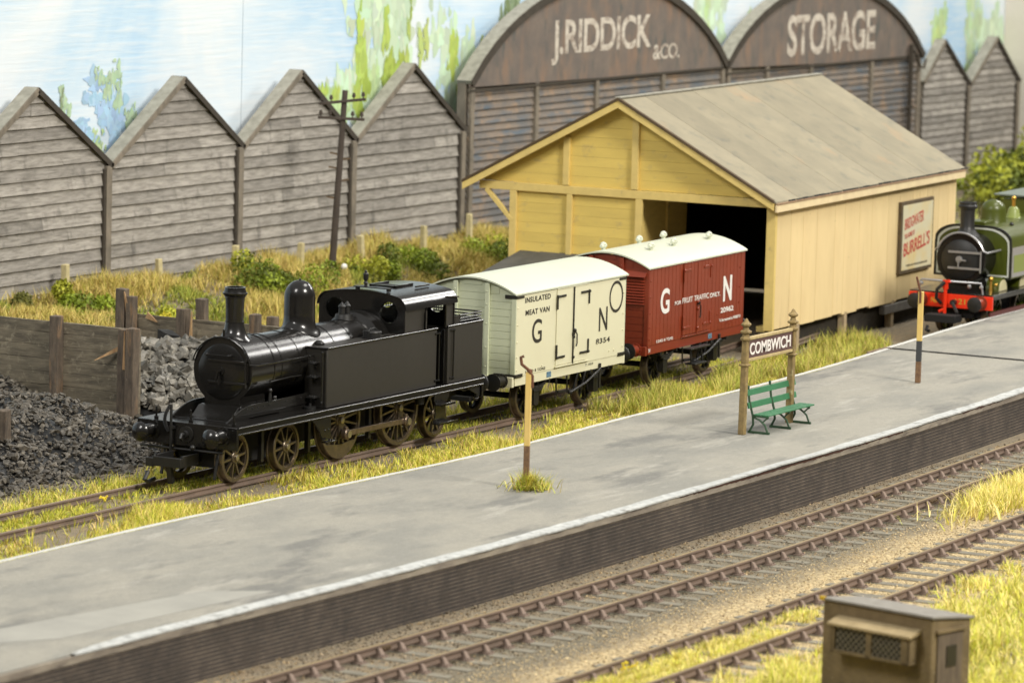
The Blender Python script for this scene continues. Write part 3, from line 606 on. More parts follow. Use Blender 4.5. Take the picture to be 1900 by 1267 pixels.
post(4.10, 3.96, roofz(4.10) - .12, .2); post(6.15, 3.96, roofz(6.15) - .2, .18)
gp(MB().box(-.055, .06, -.05, 8.75, 3.72, 3.94), 'tie_beam', YELT, .01)
gp(MB().beam((0, 7.75, 2.9), (0, 8.55, 3.72), .12, .12), 'bracket', YELT, .01)
# purlin end outside left
for s in (0, 1):
    ya, yb = (RY0, RM) if s == 0 else (RY1, RM)
    a = Vector((-.38, ya, ZE)); b = Vector((-.38, yb, ZRG)); dd = (b - a).normalized()
    mbx = MB(); h = Vector((0, 0, .20)); e = Vector((.05, 0, 0)); off = Vector((0, 0, -.10))
    mbx.hexa([a + off, b + off, b + off + e, a + off + e, a + off + h, b + off + h, b + off + h + e, a + off + h + e]); gp(mbx, 'bargeboard', YELT, .006)
    mbx = MB(); off = Vector((-.03, 0, .105)); h = Vector((0, 0, .075)); e = Vector((.12, 0, 0))
    mbx.hexa([a + off, b + off, b + off + e, a + off + e, a + off + h, b + off + h, b + off + h + e, a + off + h + e]); gp(mbx, 'roof_edge_strip', BROWNE)
    # roof slope in felt strips
    n = 9; mbr = MB()
    for i in range(n):
        mbr.tone = float(random.uniform(.90, 1.06))
        x0 = -.36 + (LG + .6) * i / n; x1 = -.36 + (LG + .6) * (i + 1) / n + .03; dz = .006 if i % 2 else 0
        A = Vector((x0, ya - (.06 if s == 0 else -.06), ZE + .09 + dz)); B_ = Vector((x1, A.y, A.z)); C_ = Vector((x1, yb, ZRG + .12 + dz)); D_ = Vector((x0, yb, ZRG + .12 + dz)); t = Vector((0, 0, .05))
        mbr.hexa([A, B_, C_, D_, A + t, B_ + t, C_ + t, D_ + t])
    gp(mbr, 'roof_slope', FELT)
gp(MB().box(-.40, LG + .2, RM - .09, RM + .09, ZRG + .155, ZRG + .20), 'ridge_cap', ROOFG, .01)
gp(MB().box(-.36, LG + .22, RY0 - .10, RY0 - .04, ZE - .14, ZE + .05), 'eaves_fascia', mat('pale_fascia', (.80, .66, .40), (.72, .58, .35), rough=.7, scale=3), .006)
gp(MB().box(-.34, LG + .2, RY0 - .115, RY0 - .04, ZE + .055, ZE + .10), 'gutter_strip', mat('brown_gutter', (.36, .23, .13), (.26, .17, .10), rough=.8, scale=6), .005)
mb = MB(); x = .5
while x < LG: 
    d = random.uniform(.2, .5); mb.box(x, x + d, RY0 - .09, RY0 - .05, ZE + .102, ZE + random.uniform(.122, .15)); x += d + random.uniform(0, .15)
gp(mb, 'felt_edge', mat('black_felt_edge', (.02, .02, .018), rough=.9))
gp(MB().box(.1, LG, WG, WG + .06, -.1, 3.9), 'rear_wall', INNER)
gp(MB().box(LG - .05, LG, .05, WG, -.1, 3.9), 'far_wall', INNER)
mb = MB(); mb.prism([(.0, 3.9), (9.0, 3.9), (RM, ZRG - .05)], 'x', LG - .05, LG); gp(mb, 'far_gable', YEL)
gp(MB().box(.06, 3.2, 3.95, 4.0, -.1, 3.72), 'inner_partition', mat('inner_yellow_boards', (.76, .57, .18), (.66, .49, .15), rough=.85, scale=2, stretch=(1, 1, 4)))
gp(MB().box(1.75, 1.87, 3.88, 3.945, -.1, 3.72), 'inner_post', YELT)
gp(MB().box(.3, 13, .2, .55, .35, .50), 'inner_deck', YELT)
for x in (1.75, 5.2, 8.8): gp(MB().box(x, x + .2, -.03, .17, -.6, ZB + .02), 'stilt', mat('stilt_wood', (.45, .34, .20), (.32, .25, .16), rough=.85, scale=6), .01)
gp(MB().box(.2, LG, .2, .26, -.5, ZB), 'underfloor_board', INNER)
gp(MB().box(8.2, LG, -.06, .12, .10, .36), 'skirting_board', mat('grey_skirting', (.16, .15, .13), (.11, .10, .09), rough=.9, scale=4), .02)
# poster board hung on the wall
PB = empty('advertising_board', (29.10 + 10.35 * math.cos(.051), .478 + 10.35 * math.sin(.051) - .05, 2.21), .051, 'framed enamel advertising board with red lettering on the cream side wall of the goods shed', 'advertising board')
MB().box(-1.29, 1.29, -.09, .02, -1.03, 1.03).build('board_frame', mat('dark_board_frame', (.12, .085, .04), (.07, .05, .03), rough=.7, scale=6), PB, smooth=0, bevel=.015)
MB().box(-1.18, 1.18, -.105, -.09, -.93, .93).build('board_face', mat('cream_enamel', (.66, .62, .44), (.70, .55, .25), rough=.35, scale=.7, lo=.45, hi=.65, coat=.2), PB, smooth=0)
REDL = mat('red_lettering', (.50, .045, .035), (.42, .06, .05), rough=.5, scale=5)
def sh(a, zoff): return Matrix(((1, 0, 0, 0), (0, 1, 0, 0), (a, 0, 1, zoff), (0, 0, 0, 1)))
text("BRIDGWATER", REDL, PB, -1.05, .45, .28, .60, -.106, .012, T=sh(.12, .06))
text("THE HOME OF", REDL, PB, -1.05, -.25, -.02, .12, -.106, .008, T=sh(.12, .10))
text("BURRELL'S", REDL, PB, -1.08, .98, -.48, -.08, -.106, .02, T=sh(.12, .06))
text("WORKS AND WHARVES BRIDGWATER", REDL if 0 else mat('dark_lettering', (.08, .07, .05), rough=.6), PB, -.85, .85, -.84, -.78, -.106, .01)
# dark tarpaulin lean-to behind the vans
TR = empty('lean_to_roof', (27.9, 6.5, -.2), 0, 'low dark slate lean-to roof behind the vans, against the yellow gable', 'lean-to')
SLT = mat('slate_grey_sheet', (.105, .10, .085), (.07, .068, .058), rough=.8, scale=2)
for i in range(5):
    y0 = 5.0 + i * .6; P = [(-1.3, y0 - 6.5, 1.84), (1.06, y0 - 6.5, 2.31), (1.06, y0 - 5.92, 2.325), (-1.3, y0 - 5.92, 1.855)]
    mbx = MB(); mbx.hexa([Vector(p) - Vector((0, 0, .05)) for p in P] + P); mbx.build('roof_sheet', SLT, TR, smooth=0, bevel=.01)
MB().box(-1.2, -1.12, -1.4, 1.4, 0, 1.78).build('lean_to_wall', DARKB, TR, smooth=0); MB().box(-1.1, 1.0, 1.32, 1.4, 0, 1.82).build('lean_to_wall', DARKB, TR, smooth=0)

# ---------------------------------------------------------------- running gear helpers
def wheel(parent, cx, cy, r, nsp, near, mspoke=STEEL, tyre_m=STEEL, crank=None, weight=None, flange=True, cz=None, hub_r=.13, hubm=None, spw=.045):
    """spoked wheel with its face towards -Y when near=True"""
    s = -1 if near else 1; cz = r if cz is None else cz; rim = .085 * (r / .83) ** .3
    mb = MB(); ri = r - rim
    for k in range(nsp):
        a = 2 * PI * k / nsp + .13; c, q = math.cos(a), math.sin(a); f = cy + s * .045; b = cy - s * .02
        def P(rr, ww, yy): return [(cx + c * rr - q * ww, yy, cz + q * rr + c * ww), (cx + c * rr + q * ww, yy, cz + q * rr - c * ww)]
        i0 = P(hub_r * .8, spw * .62, f); i1 = P(ri + .01, spw * .42, f); j0 = P(hub_r * .8, spw * .5, b); j1 = P(ri + .01, spw * .36, b)
        mb.hexa([i0[0], i0[1], i1[1], i1[0], j0[0], j0[1], j1[1], j1[0]])
    mb.lathe((cx, cy - s * .04, cz), (0, s, 0), [(0, hub_r), (.10, hub_r), (.115, hub_r * .9), (.115, 0.001)], 20)
    mb.lathe((cx, cy - s * .03, cz), (0, s, 0), [(.0, ri - .03), (.07, ri - .03), (.07, ri + .005), (0, ri + .005)], 40)
    if crank: mb.cyl((cx + crank[0], cy - s * .02, cz + crank[1]), (cx + crank[0], cy + s * .09, cz + crank[1]), .115, n=18); mb.obox((cx + crank[0] / 2, cy + s * .035, cz + crank[1] / 2), (.105, 0, 0), (0, .05, 0), (0, 0, abs(crank[1]) / 2))
    if weight:
        a0, a1 = weight; pts = [(cx + (ri) * math.cos(a0 + (a1 - a0) * i / 14), cz + ri * math.sin(a0 + (a1 - a0) * i / 14)) for i in range(15)]
        pe, ps = Vector(pts[-1]), Vector(pts[0])
        mid = [(pe.x + (ps.x - pe.x) * i / 8, pe.y + (ps.y - pe.y) * i / 8 - .06 * math.sin(PI * i / 8) + .02) for i in range(1, 8)]
        mb.prism(pts + mid, 'y', cy + s * .03, cy + s * .07)
    w_ = mb.build('wheel', mspoke, parent, smooth=35)
    t = MB(); yo = cy + s * .07; yi = cy - s * .07
    prof = [(0, ri), (0, r - .01), (.012, r), (.14, r + .004), (.15, r + (.035 if flange else 0)), (.175, r + (.035 if flange else 0)), (.175, ri), (0, ri)]
    t.lathe((cx, yo, cz), (0, -s, 0), prof, 56); t.build('tyre', tyre_m, w_, smooth=30)
    h = MB(); h.lathe((cx, cy + s * .06, cz), (0, s, 0), [(0, hub_r * .48), (.06, hub_r * .48), (.066, hub_r * .40), (.066, .001)], 16); h.build('axle_end', hubm or BRIGHT, w_, smooth=30)
    return w_
def buffer(parent, x, y, z, d, m_body, m_head, L_=.42, rh=.21, rb=.145, dome=.06, flr=.21):
    mb = MB(); mb.lathe((x, y, z), (d, 0, 0), [(0, flr), (.03, flr), (.03, rb + .01), (.05, rb), (L_ * .68, rb * .82), (L_ * .68, rb * .9), (L_ * .76, rb * .9), (L_ * .76, .06), (L_, .055)], 24)
    for k in range(10):
        a = 2 * PI * k / 10; mb.ball((x + d * .035, y + math.cos(a) * flr * .86, z + math.sin(a) * flr * .86), .014, 6, 4)
    b = mb.build('buffer', m_body, parent, smooth=35)
    h = MB(); h.lathe((x + d * L_, y, z), (d, 0, 0), [(-.02, .05), (0, rh * .93), (.02, rh), (.035, rh), (.035 + dome * .5, rh * .72), (.035 + dome * .85, rh * .4), (.035 + dome, .001)], 28); h.build('buffer_head', m_head, b, smooth=50)
    return b
def surf_lathe(mb, xc, zc, Rb, prof, n=40):
    """lathe standing on a boiler (axis X, centre zc, radius Rb): prof = list of (mode, h, r); mode 's' = height above the boiler surface, 'a' = absolute z"""
    P = []; m = len(prof)
    for mode, h, r in prof:
        for i in range(n):
            t = 2 * PI * i / n; dx, dy = r * math.cos(t), r * math.sin(t)
            z = h if mode == 'a' else zc + math.sqrt(max(Rb * Rb - min(abs(dy), Rb) ** 2, 0)) + h
            P.append((xc + dx, dy, z))
    F = [(k * n + i, k * n + (i + 1) % n, (k + 1) * n + (i + 1) % n, (k + 1) * n + i) for k in range(m - 1) for i in range(n)]
    mb.add(P, F); return mb
def arcpath(c, r, a0, a1, n, fn): return [fn(c, r, a0 + (a1 - a0) * i / n) for i in range(n + 1)]
def spring(mb, x, y, z, L_=.9, n=4, h=.035):
    for k in range(n):
        l = L_ * (1 - k * .2) / 2; pts = [(x + l * (q / 4 - 1), y, z - .10 * (1 - (q / 4 - 1) ** 2) * (l * 2 / L_) ** 0 + .0) for q in range(9)]
        pts = [(px, py, z - .11 + .11 * ((px - x) / (L_ / 2)) ** 2 - k * h) for px, py, _ in pts]
        for a, b in zip(pts, pts[1:]): mb.beam(a, b, .07, h * .8)

# ---------------------------------------------------------------- black tank engine
LC = empty('tank_engine', (5.2, 0, 0), 0, 'plain unlettered glossy black tank engine standing on the overgrown siding', 'steam locomotive')
DX = -5.2
def lp(mb, name, m=BLACK, par=None, bev=0, sm=35):
    o = mb.build(name, m, par or LC, smooth=sm, bevel=bev); o.data.transform(Matrix.Translation((DX, 0, 0))); return o
def shift(o):
    o.data.transform(Matrix.Translation((DX, 0, 0)))
    for c in o.children: shift(c)
    return o
ZF = 1.262
fp = lp(MB().box(0, 10.42, -1.24, 1.24, ZF - .035, ZF), 'footplate', bev=.008)
for s in (-1, 1): lp(MB().tube([(0, s * 1.242, ZF - .017), (10.42, s * 1.242, ZF - .017)], .021, 12).tube([(.02, s * 1.225, ZF - .155), (10.4, s * 1.225, ZF - .155)], .020, 12), 'footplate_beading', BLACK, par=fp)
for s in (-1, 1): lp(MB().box(.02, 10.4, s * 1.20 - .02, s * 1.20 + .02, ZF - .165, ZF - .036), 'valance', par=fp, bev=.01)
mb = MB(); mb.box(-.05, .03, -1.24, 1.24, ZF - .485, ZF - .002)
for y in (-1.15, -.5, .5, 1.15):
    for z in (.85, 1.2): mb.ball((-.052, y, z), .014, 6, 4)
bb = lp(mb, 'buffer_beam', bev=.008); bb2 = lp(MB().box(10.39, 10.47, -1.2, 1.2, ZF - .47, ZF - .04), 'buffer_beam', bev=.008)
for y in (-.87, .87): shift(buffer(LC, -.05, y, 1.05, -1, BLACK, BLACK, dome=.11)); shift(buffer(LC, 10.47, y, 1.05, 1, BLACK, BLACKM, dome=.02))
# lamp irons, hoses, coupling
for x, y, h in ((.10, .86, .26), (.10, 0.0, .26), (.12, -1.05, .26)):
    lp(MB().box(x - .012, x + .012, y - .05, y + .05, ZF, ZF + .06).box(x - .012, x + .012, y - .022, y + .022, ZF + .06, ZF + h), 'lamp_iron', bev=.005)
mb = MB(); mb.tube([(-.13, .34, .62), (-.13, .34, 1.60), (-.13, .35, 1.63)], .030, 10); mb.box(-.15, -.05, .28, .40, 1.12, 1.18); lp(mb, 'brake_pipe', BLACKM)
mb = MB(); pa = [Vector((-.14 - .05 * math.sin(PI * t), .36 + .10 * math.sin(PI * t * .9), 1.62 - .56 * t)) for t in np.linspace(0, 1, 60)]
for i in range(0, 59): mb.cyl(pa[i], pa[i + 1], .030 if i % 2 else .042, .042 if i % 2 else .030, n=10, caps=False)
lp(mb, 'brake_hose', BLACKM)
mb = MB(); mb.cyl((-.05, 0, 1.03), (-.09, 0, 1.03), .17, n=20); mb.cyl((-.09, 0, 1.03), (-.17, 0, 1.03), .08, n=12); mb.tube([(-.1, 0, 1.03), (-.24, 0, 1.04), (-.28, 0, .97), (-.23, 0, .92)], .035); lp(mb, 'draw_hook', BLACKM)
mb = MB(); mb.tube([(-.04, 1.15, .70), (-.04, -.9, .70)], .028); lp(mb, 'heating_pipe', BLACKM)
mb = MB(); mb.box(-.80, -.70, -.34, .34, .42, .62); mb.box(-.70, -.10, -.34, -.28, .42, .66); mb.box(-.70, -.10, .28, .34, .42, .66); mb.box(-.70, -.10, -.30, .30, .44, .47); mb.box(-.80, -.66, .34, .52, .40, .58); mb.box(-.10, .9, -.12, .12, .42, .55)
mb.beam((-.7, 0, .44), (-.6, 0, .06), .12, .10, (1, 0, 0)); mb.tube([(-.85, .42, .3), (-.98, .42, .15), (-.85, .42, .08), (-.6, .42, .12)], .05, 6); mb.ball((-.2, -.25, .78), .06)
lp(mb, 'coupling', BLACKM, bev=.008)
# frames
for s in (-1, 1):
    lp(MB().prism([(.1, 1.22), (.1, .95), (1.9, .95), (3.0, .95), (3.5, .5), (8.6, .5), (9.4, .8), (10.3, .8), (10.3, 1.22)], 'y', s * .545 - .02, s * .545 + .02), 'main_frame', MATTBLK)
    pts = [(.38, ZF)] + [(.38 + 1.0 * t, ZF + .30 * math.sin(t * PI / 2) ** .9) for t in np.linspace(.1, 1, 8)] + [(2.0, ZF + .30), (3.66, ZF + .32), (3.66, ZF)]
    mb = MB(); mb.prism(pts, 'y', s * .70 - .02, s * .70 + .02)
    for x in np.arange(1.15, 2.1, .22): mb.ball((x, -.722 if s < 0 else .722, ZF + .22), .017, 6, 4)
    for x in (2.7, 2.95, 3.3): mb.ball((x, s * .722, ZF + .24), .017, 6, 4)
    mb.box(1.0, 3.66, s * .72 - .03, s * .72 + .03, ZF + .10, ZF + .115)
    lp(mb, 'frame_plate', BLACK, bev=.005)
lp(MB().box(.3, 10.2, -.5, .5, .62, 1.2), 'inner_frame_block', MATTBLK)
lp(MB().box(.35, 2.95, -.45, .45, .30, .66), 'bogie_frame', MATTBLK)
# smokebox
XS = 1.30; ZC = 2.225; RS = .735
def sb_outline(r, wb, zb_, n=30):
    a0 = math.radians(-52); pts = [(math.cos(a) * r, ZC + math.sin(a) * r) for a in np.linspace(a0, PI - a0, n)]
    x0, z0 = pts[0]; fl = []
    for t in np.linspace(.12, 1, 7): fl.append((x0 + (wb - x0) * t ** 2.2 - .02 * math.sin(PI * t), z0 + (zb_ - z0) * t))
    R_ = pts + [(-a, b) for a, b in fl] ; return [(a, b) for a, b in fl[::-1]] + R_
mb = MB(); mb.prism(sb_outline(RS, .60, ZF), 'x', XS, XS + .035)
for k in range(12):
    pass
lp(mb, 'smokebox_front', BLACK, bev=.006)
mb = MB(); mb.prism(sb_outline(RS - .045, .57, ZF), 'x', XS + .036, 2.32)
lp(mb, 'smokebox', BLACK)
mb = MB(); mb.box(1.25, 2.42, -.72, -.55, ZF, ZF + .03); mb.box(1.25, 2.42, .55, .72, ZF, ZF + .03)
for x in np.arange(1.36, 2.3, .085):
    mb.ball((x, -.69, ZF + .335), .013, 6, 4)
lp(mb, 'saddle_flange', BLACK)
lp(MB().box(.5, 1.3, -.66, .66, ZF, ZF + .02).prism([(.75, ZF), (1.3, ZF), (1.3, ZF + .24), (1.15, ZF + .22), (.95, ZF + .06)], 'y', -.5, .5), 'front_platform_cover', BLACK, bev=.01)
mb = MB(); mb.lathe((XS - .002, 0, ZC - .02), (-1, 0, 0), [(0, .60), (.022, .595), (.04, .55), (.065, .38), (.08, .2), (.085, .001)], 48)
door = lp(mb, 'smokebox_door', BLACK)
mb = MB()
for z in (ZC + .22, ZC - .24): mb.beam((XS - .095, .30, z), (XS - .08, -.62, z), .03, .055)
mb.beam((XS - .08, -.62, ZC + .30), (XS - .08, -.62, ZC - .32), .035, .05, (1, 0, 0)); mb.cyl((XS - .08, -.62, ZC + .33), (XS - .08, -.62, ZC + .40), .022, n=8)
lp(mb, 'hinge_strap', BLACK, par=door, bev=.006)
mb = MB(); mb.cyl((XS - .07, 0, ZC - .0), (XS - .12, 0, ZC), .10, .09, n=20); mb.cyl((XS - .10, 0, ZC), (XS - .2, 0, ZC), .03, n=8); mb.beam((XS - .17, .01, ZC + .02), (XS - .17, -.02, ZC - .28), .045, .03, (1, 0, 0)); mb.beam((XS - .20, .0, ZC + .0), (XS - .20, .05, ZC - .20), .035, .02, (1, 0, 0))
lp(mb, 'door_handle', BLACK, par=door)
mb = MB(); mb.tube([(XS - .15, .36, ZC + .34), (XS - .15, -.30, ZC + .34)], .018)
for y in (.30, -.24): mb.cyl((XS - .06, y, ZC + .34), (XS - .17, y, ZC + .34), .022, n=8); mb.ball((XS - .15, y, ZC + .34), .032, 8, 5)
lp(mb, 'door_rail', BLACK, par=door)
for k in (.25, .75, 1.35, 1.85, 2.5, PI - .1): 
    pass
# boiler
RB = .655
mb = MB(); mb.lathe((2.32, 0, ZC), (1, 0, 0), [(0, RS - .045), (.001, RB), (4.2, RB)], 64); lp(mb, 'boiler', BLACK)
for x in (2.62, 3.35, 4.86, 5.6, 6.36): lp(MB().lathe((x, 0, ZC), (1, 0, 0), [(0, RB), (.002, RB + .011), (.055, RB + .011), (.057, RB)], 64), 'boiler_band', BLACK)
mb = MB(); mb.lathe((2.27, 0, ZC), (1, 0, 0), [(0, RS - .045), (.003, RS - .034), (.04, RS - .034), (.043, RS - .045)], 64)
lp(mb, 'boiler_band', BLACK)
mb = MB(); mb.lathe((6.5, 0, ZC), (1, 0, 0), [(-.02, RB), (.06, RB + .10), (.08, RB + .12), (.5, RB + .12)], 64); mb.lathe((6.86, 0, ZC), (1, 0, 0), [(0, RB + .12), (.004, RB + .135), (.05, RB + .135), (.054, RB + .12)], 64); lp(mb, 'firebox', BLACK)
mb = MB(); surf_lathe(mb, 1.73, ZC, RS - .045, [('s', .004, .36), ('s', .02, .355), ('s', .045, .29), ('a', 3.02, .245), ('a', 3.12, .213), ('a', 3.22, .197), ('a', 3.224, .205), ('a', 3.245, .205), ('a', 3.248, .193), ('a', 3.5, .193), ('a', 3.74, .207), ('a', 3.745, .222), ('a', 3.775, .222), ('a', 3.79, .235), ('a', 3.82, .262), ('a', 3.845, .268), ('a', 3.86, .245), ('a', 3.93, .222), ('a', 3.965, .222), ('a', 3.965, .185), ('a', 3.7, .17), ('a', 3.0, .15)]); lp(mb, 'chimney', BLACK)
lp(MB().box(1.30, 1.34, -.02, .02, 2.96, 3.10), 'lamp_iron', BLACK)
mb = MB(); pr = [('s', .004, .47), ('s', .02, .465), ('s', .05, .41), ('s', .11, .365), ('a', 3.02, .345), ('a', 3.15, .34), ('a', 3.54, .34)]
for t in np.linspace(.12, 1, 10): pr.append(('a', 3.54 + .36 * math.sin(t * PI / 2), max(.34 * math.cos(t * PI / 2), .001)))
surf_lathe(mb, 4.34, ZC, RB, pr, 56); mb.cyl((4.34, 0, 3.88), (4.34, 0, 3.93), .035, .02, n=8); lp(mb, 'dome', BLACK, sm=60)
mb = MB(); surf_lathe(mb, 6.22, ZC, RB, [('s', .01, .22), ('s', .05, .21), ('a', 2.99, .19), ('a', 2.99, .001)])
for x in (6.12, 6.34): mb.lathe((x, 0, 2.98), (0, 0, 1), [(0, .075), (.17, .07), (.17, .085), (.19, .085), (.25, .03), (.28, .012), (.28, .001)], 14)
lp(mb, 'safety_valves', BLACKM)
# boiler handrails
for s in (-1, 1):
    mb = MB(); p = [(3.66, s * .80, ZC + .16), (1.45, s * .80, ZC + .16)]
    arc = [(XS - .06, s * RS * 1.0 * math.sin(a), ZC + .0 + RS * .98 * math.cos(a)) for a in np.linspace(1.32, .0, 9)]
    mb.tube(p + [(XS + .03, s * .795, ZC + .165)] + arc, .017, 8)
    for x in (1.75, 2.75, 3.5): mb.cyl((x, s * .66, ZC + .16), (x, s * .80, ZC + .16), .014, n=6); mb.ball((x, s * .80, ZC + .16), .03, 8, 5)
    for a in (.25, .95): mb.ball((XS - .06, s * RS * math.sin(a), ZC + RS * .98 * math.cos(a)), .032, 8, 5)
    lp(mb, 'handrail', BLACK)
mb = MB(); mb.tube([(2.15, -.66, 1.96), (2.95, -.68, 1.99), (3.4, -.66, 1.97)], .012, 6); mb.cyl((1.95, -.78, ZF + .3), (1.95, -.78, ZF + .50), .05, .03, n=10); mb.ball((1.95, -.78, ZF + .54), .05); mb.ball((1.95, -.9, ZF + .40), .045); lp(mb, 'lubricator', BLACKM)
# side tanks
for s in (-1, 1):
    y0, y1 = sorted((s * .56, s * 1.13))
    tk = lp(MB().box(3.68, 8.40, y0, y1, ZF, 2.545), 'side_tank', BLACKT, bev=.02)
    lp(MB().tube([(3.67, s * 1.13, 2.555), (8.41, s * 1.13, 2.555)], .026, 12).tube([(3.67, s * .58, 2.555), (3.67, s * 1.13, 2.555)], .022, 10), 'tank_beading', BLACK, par=tk)
    mb = MB(); mb.tube([(3.60, s * 1.06, 1.38), (3.60, s * 1.06, 2.46)], .018); 
    for z in (1.38, 2.46): mb.ball((3.60, s * 1.06, z), .036, 8, 5); mb.cyl((3.60, s * 1.06, z), (3.70, s * 1.06, z), .016, n=6)
    lp(mb, 'handrail', BLACK, par=tk)
    mb = MB(); mb.tube([(8.47, s * 1.15, 1.38), (8.47, s * 1.15, 2.44)], .018)
    for z in (1.38, 2.44): mb.ball((8.47, s * 1.15, z), .036, 8, 5); mb.cyl((8.47, s * 1.15, z), (8.38, s * 1.11, z), .016, n=6); mb.ball((8.33, s * 1.14, z), .03, 8, 5)
    lp(mb, 'handrail', BLACK, par=tk)
    mb = MB(); mb.lathe((6.02, s * .85, 2.545), (0, 0, 1), [(0, .23), (.02, .23), (.02, .20), (.13, .20), (.135, .215), (.16, .20), (.17, .001)], 24); mb.tube([(5.82, s * .85, 2.70), (5.95, s * .85, 2.76), (6.1, s * .85, 2.76), (6.24, s * .85, 2.70)], .02, 6); mb.box(5.76, 5.83, s * .85 - .06, s * .85 + .06, 2.545, 2.72); mb.cyl((6.45, s * .95, 2.545), (6.45, s * .95, 2.58), .04, n=8)
    lp(mb, 'tank_filler', BLACKM, par=tk)
    mb = MB(); mb.lathe((4.2, s * .60, 2.52), (0, 0, 1), [(0, .13), (.07, .12), (.12, .06), (.13, .001)], 12); lp(mb, 'relief_valve', BLACK, par=tk)
    for z, w_ in ((1.48, .20), (1.92, .22), (2.22, .16)):
        mb = MB(); mb.box(3.46, 3.68, s * .86 - w_ / 2, s * .86 + w_ / 2, z, z + .035)
        for q in (-.06, 0, .06): mb.ball((3.53, s * .86 + q, z + .045), .02, 6, 4)
        mb.beam((3.56, s * .86, z), (3.68, s * .86, z - .1), .03, .03); lp(mb, 'tank_step', BLACKM, par=tk, bev=.008)
mb = MB(); mb.cyl((3.42, -.88, ZF), (3.42, -.88, ZF + .05), .13, n=16); mb.cyl((3.42, -.88, ZF + .05), (3.42, -.88, ZF + .12), .03, n=8); lp(mb, 'sand_filler', BLACKM)
# cab
XC0, XC1, WC, ZS = 6.98, 9.20, 1.10, 3.02
def cabout(w_, n=8, r=.30, zt=3.37, crown=.07):
    pts = [(-w_, ZF), (w_, ZF), (w_, zt - r)]
    pts += [(w_ - r + r * math.cos(a), zt - r + r * math.sin(a)) for a in np.linspace(0, PI / 2 - .12, n)]
    xe = pts[-1][0]; pts += [(xe * (1 - 2 * t), zt + crown * (1 - (1 - 2 * t) ** 2)) for t in np.linspace(.08, .92, 9)]
    pts += [(-a, b) for a, b in pts[2:2 + n + 1][::-1]]
    return pts
out = cabout(WC + .015); bo = [p for p in out if True]
lower = 2.52
front = [(-WC - .015, lower), (WC + .015, lower)] + out[2:]
cf = plate('cab_front', front, [circ(-.70, 3.01, .235), circ(.70, 3.01, .235)], 'x', XC0, XC0 + .035, BLACK, LC, bevel=.006); shift(cf)
cr = plate('cab_rear', front, [circ(-.66, 3.01, .19), circ(.66, 3.01, .19)], 'x', XC1 - .03, XC1, BLACK, LC); shift(cr)
for s in (-1, 1):
    mb = MB(); mb.lathe((XC0 - .012, s * .70, 3.01), (1, 0, 0), [(0, .235), (0, .262), (.014, .262)], 32); mb.lathe((XC0 + .036, s * .70, 3.01), (1, 0, 0), [(0, .235), (.05, .235)], 32); lp(mb, 'window_rim', BLACK, par=cf)
    lp(MB().lathe((XC0 + .03, s * .70, 3.01), (1, 0, 0), [(0, .001), (0, .234), (.004, .234), (.004, .001)], 24), 'window_pane', GLASS, par=cf)
    mb = MB()
    for y in np.arange(-.15, .16, .06): mb.box(XC1 + .004, XC1 + .02, s * .66 + y - .008, s * .66 + y + .008, 2.84, 3.18)
    lp(mb, 'window_bars', BLACKM, par=cr)
    mb = MB()
    for z in (2.90, 3.01, 3.12):
        for y in (s * .97,): mb.ball((XC0 - .004, y, z), .013, 6, 4)
    lp(mb, 'rivets', BLACK, par=cf)
    # side sheet with doorway
    xd0, xd1 = 7.93, 8.80; so = [(XC0 + .036, lower), (xd0, lower)]
    dtop = [(xd0, 3.02)] + [(xd0 + .16 - .16 * math.cos(a), 3.02 + .19 * math.sin(a)) for a in np.linspace(.2, PI / 2, 5)] + [(xd1 - .16 + .16 * math.sin(a), 3.02 + .19 * math.cos(a)) for a in np.linspace(0, PI / 2 - .2, 5)] + [(xd1, 3.02)]
    so += dtop + [(xd1, ZF), (XC1 - .031, ZF), (XC1 - .031, 3.06), (XC0 + .036, 3.06)] if False else []
    so = [(XC0 + .036, lower), (xd0, lower)] + dtop + [(xd1, ZF + .0), (8.86, ZF + .0), (8.86, 2.54), (XC1 - .031, 2.54), (XC1 - .031, 3.035), (8.95, 3.035)] 
    # keep the sheet above the door thin: run the outline over the top
    so = [(XC0 + .036, lower), (xd0, lower)] + dtop + [(xd1, 2.54), (XC1 - .031, 2.54), (XC1 - .031, 3.26), (XC0 + .036, 3.26)]
    o = plate('cab_side', so, [], 'y', s * (WC - .02) - .012, s * (WC - .02) + .012, BLACKT, LC, smooth=0); shift(o)
    mb = MB(); path = [(xd0 - .02, s * (WC + .005), 2.56)] + [(a - .0, s * (WC + .005), b) for a, b in dtop] + [(xd1 + .02, s * (WC + .005), 2.56)]; mb.tube(path, .022, 6); lp(mb, 'door_beading', BLACK, par=o)
    mb = MB(); mb.box(xd0 - .09, xd0 - .03, s * (WC + .04) - .012, s * (WC + .04) + .012, 2.60, 3.0); lp(mb, 'cab_handrail', BLACK, par=o, bev=.005)
    mb = MB(); mb.beam((8.78, s * (WC + .02), 3.24), (9.28, s * (WC + .06), 3.20), .03, .03); lp(mb, 'rain_strip', BLACK, par=o)
lp(MB().box(xd1 - .02, xd1 + .05, -1.10, -1.02, ZF, 2.5).box(xd1 - .02, xd1 + .05, 1.02, 1.10, ZF, 2.5), 'door_pillar', BLACK, bev=.01)
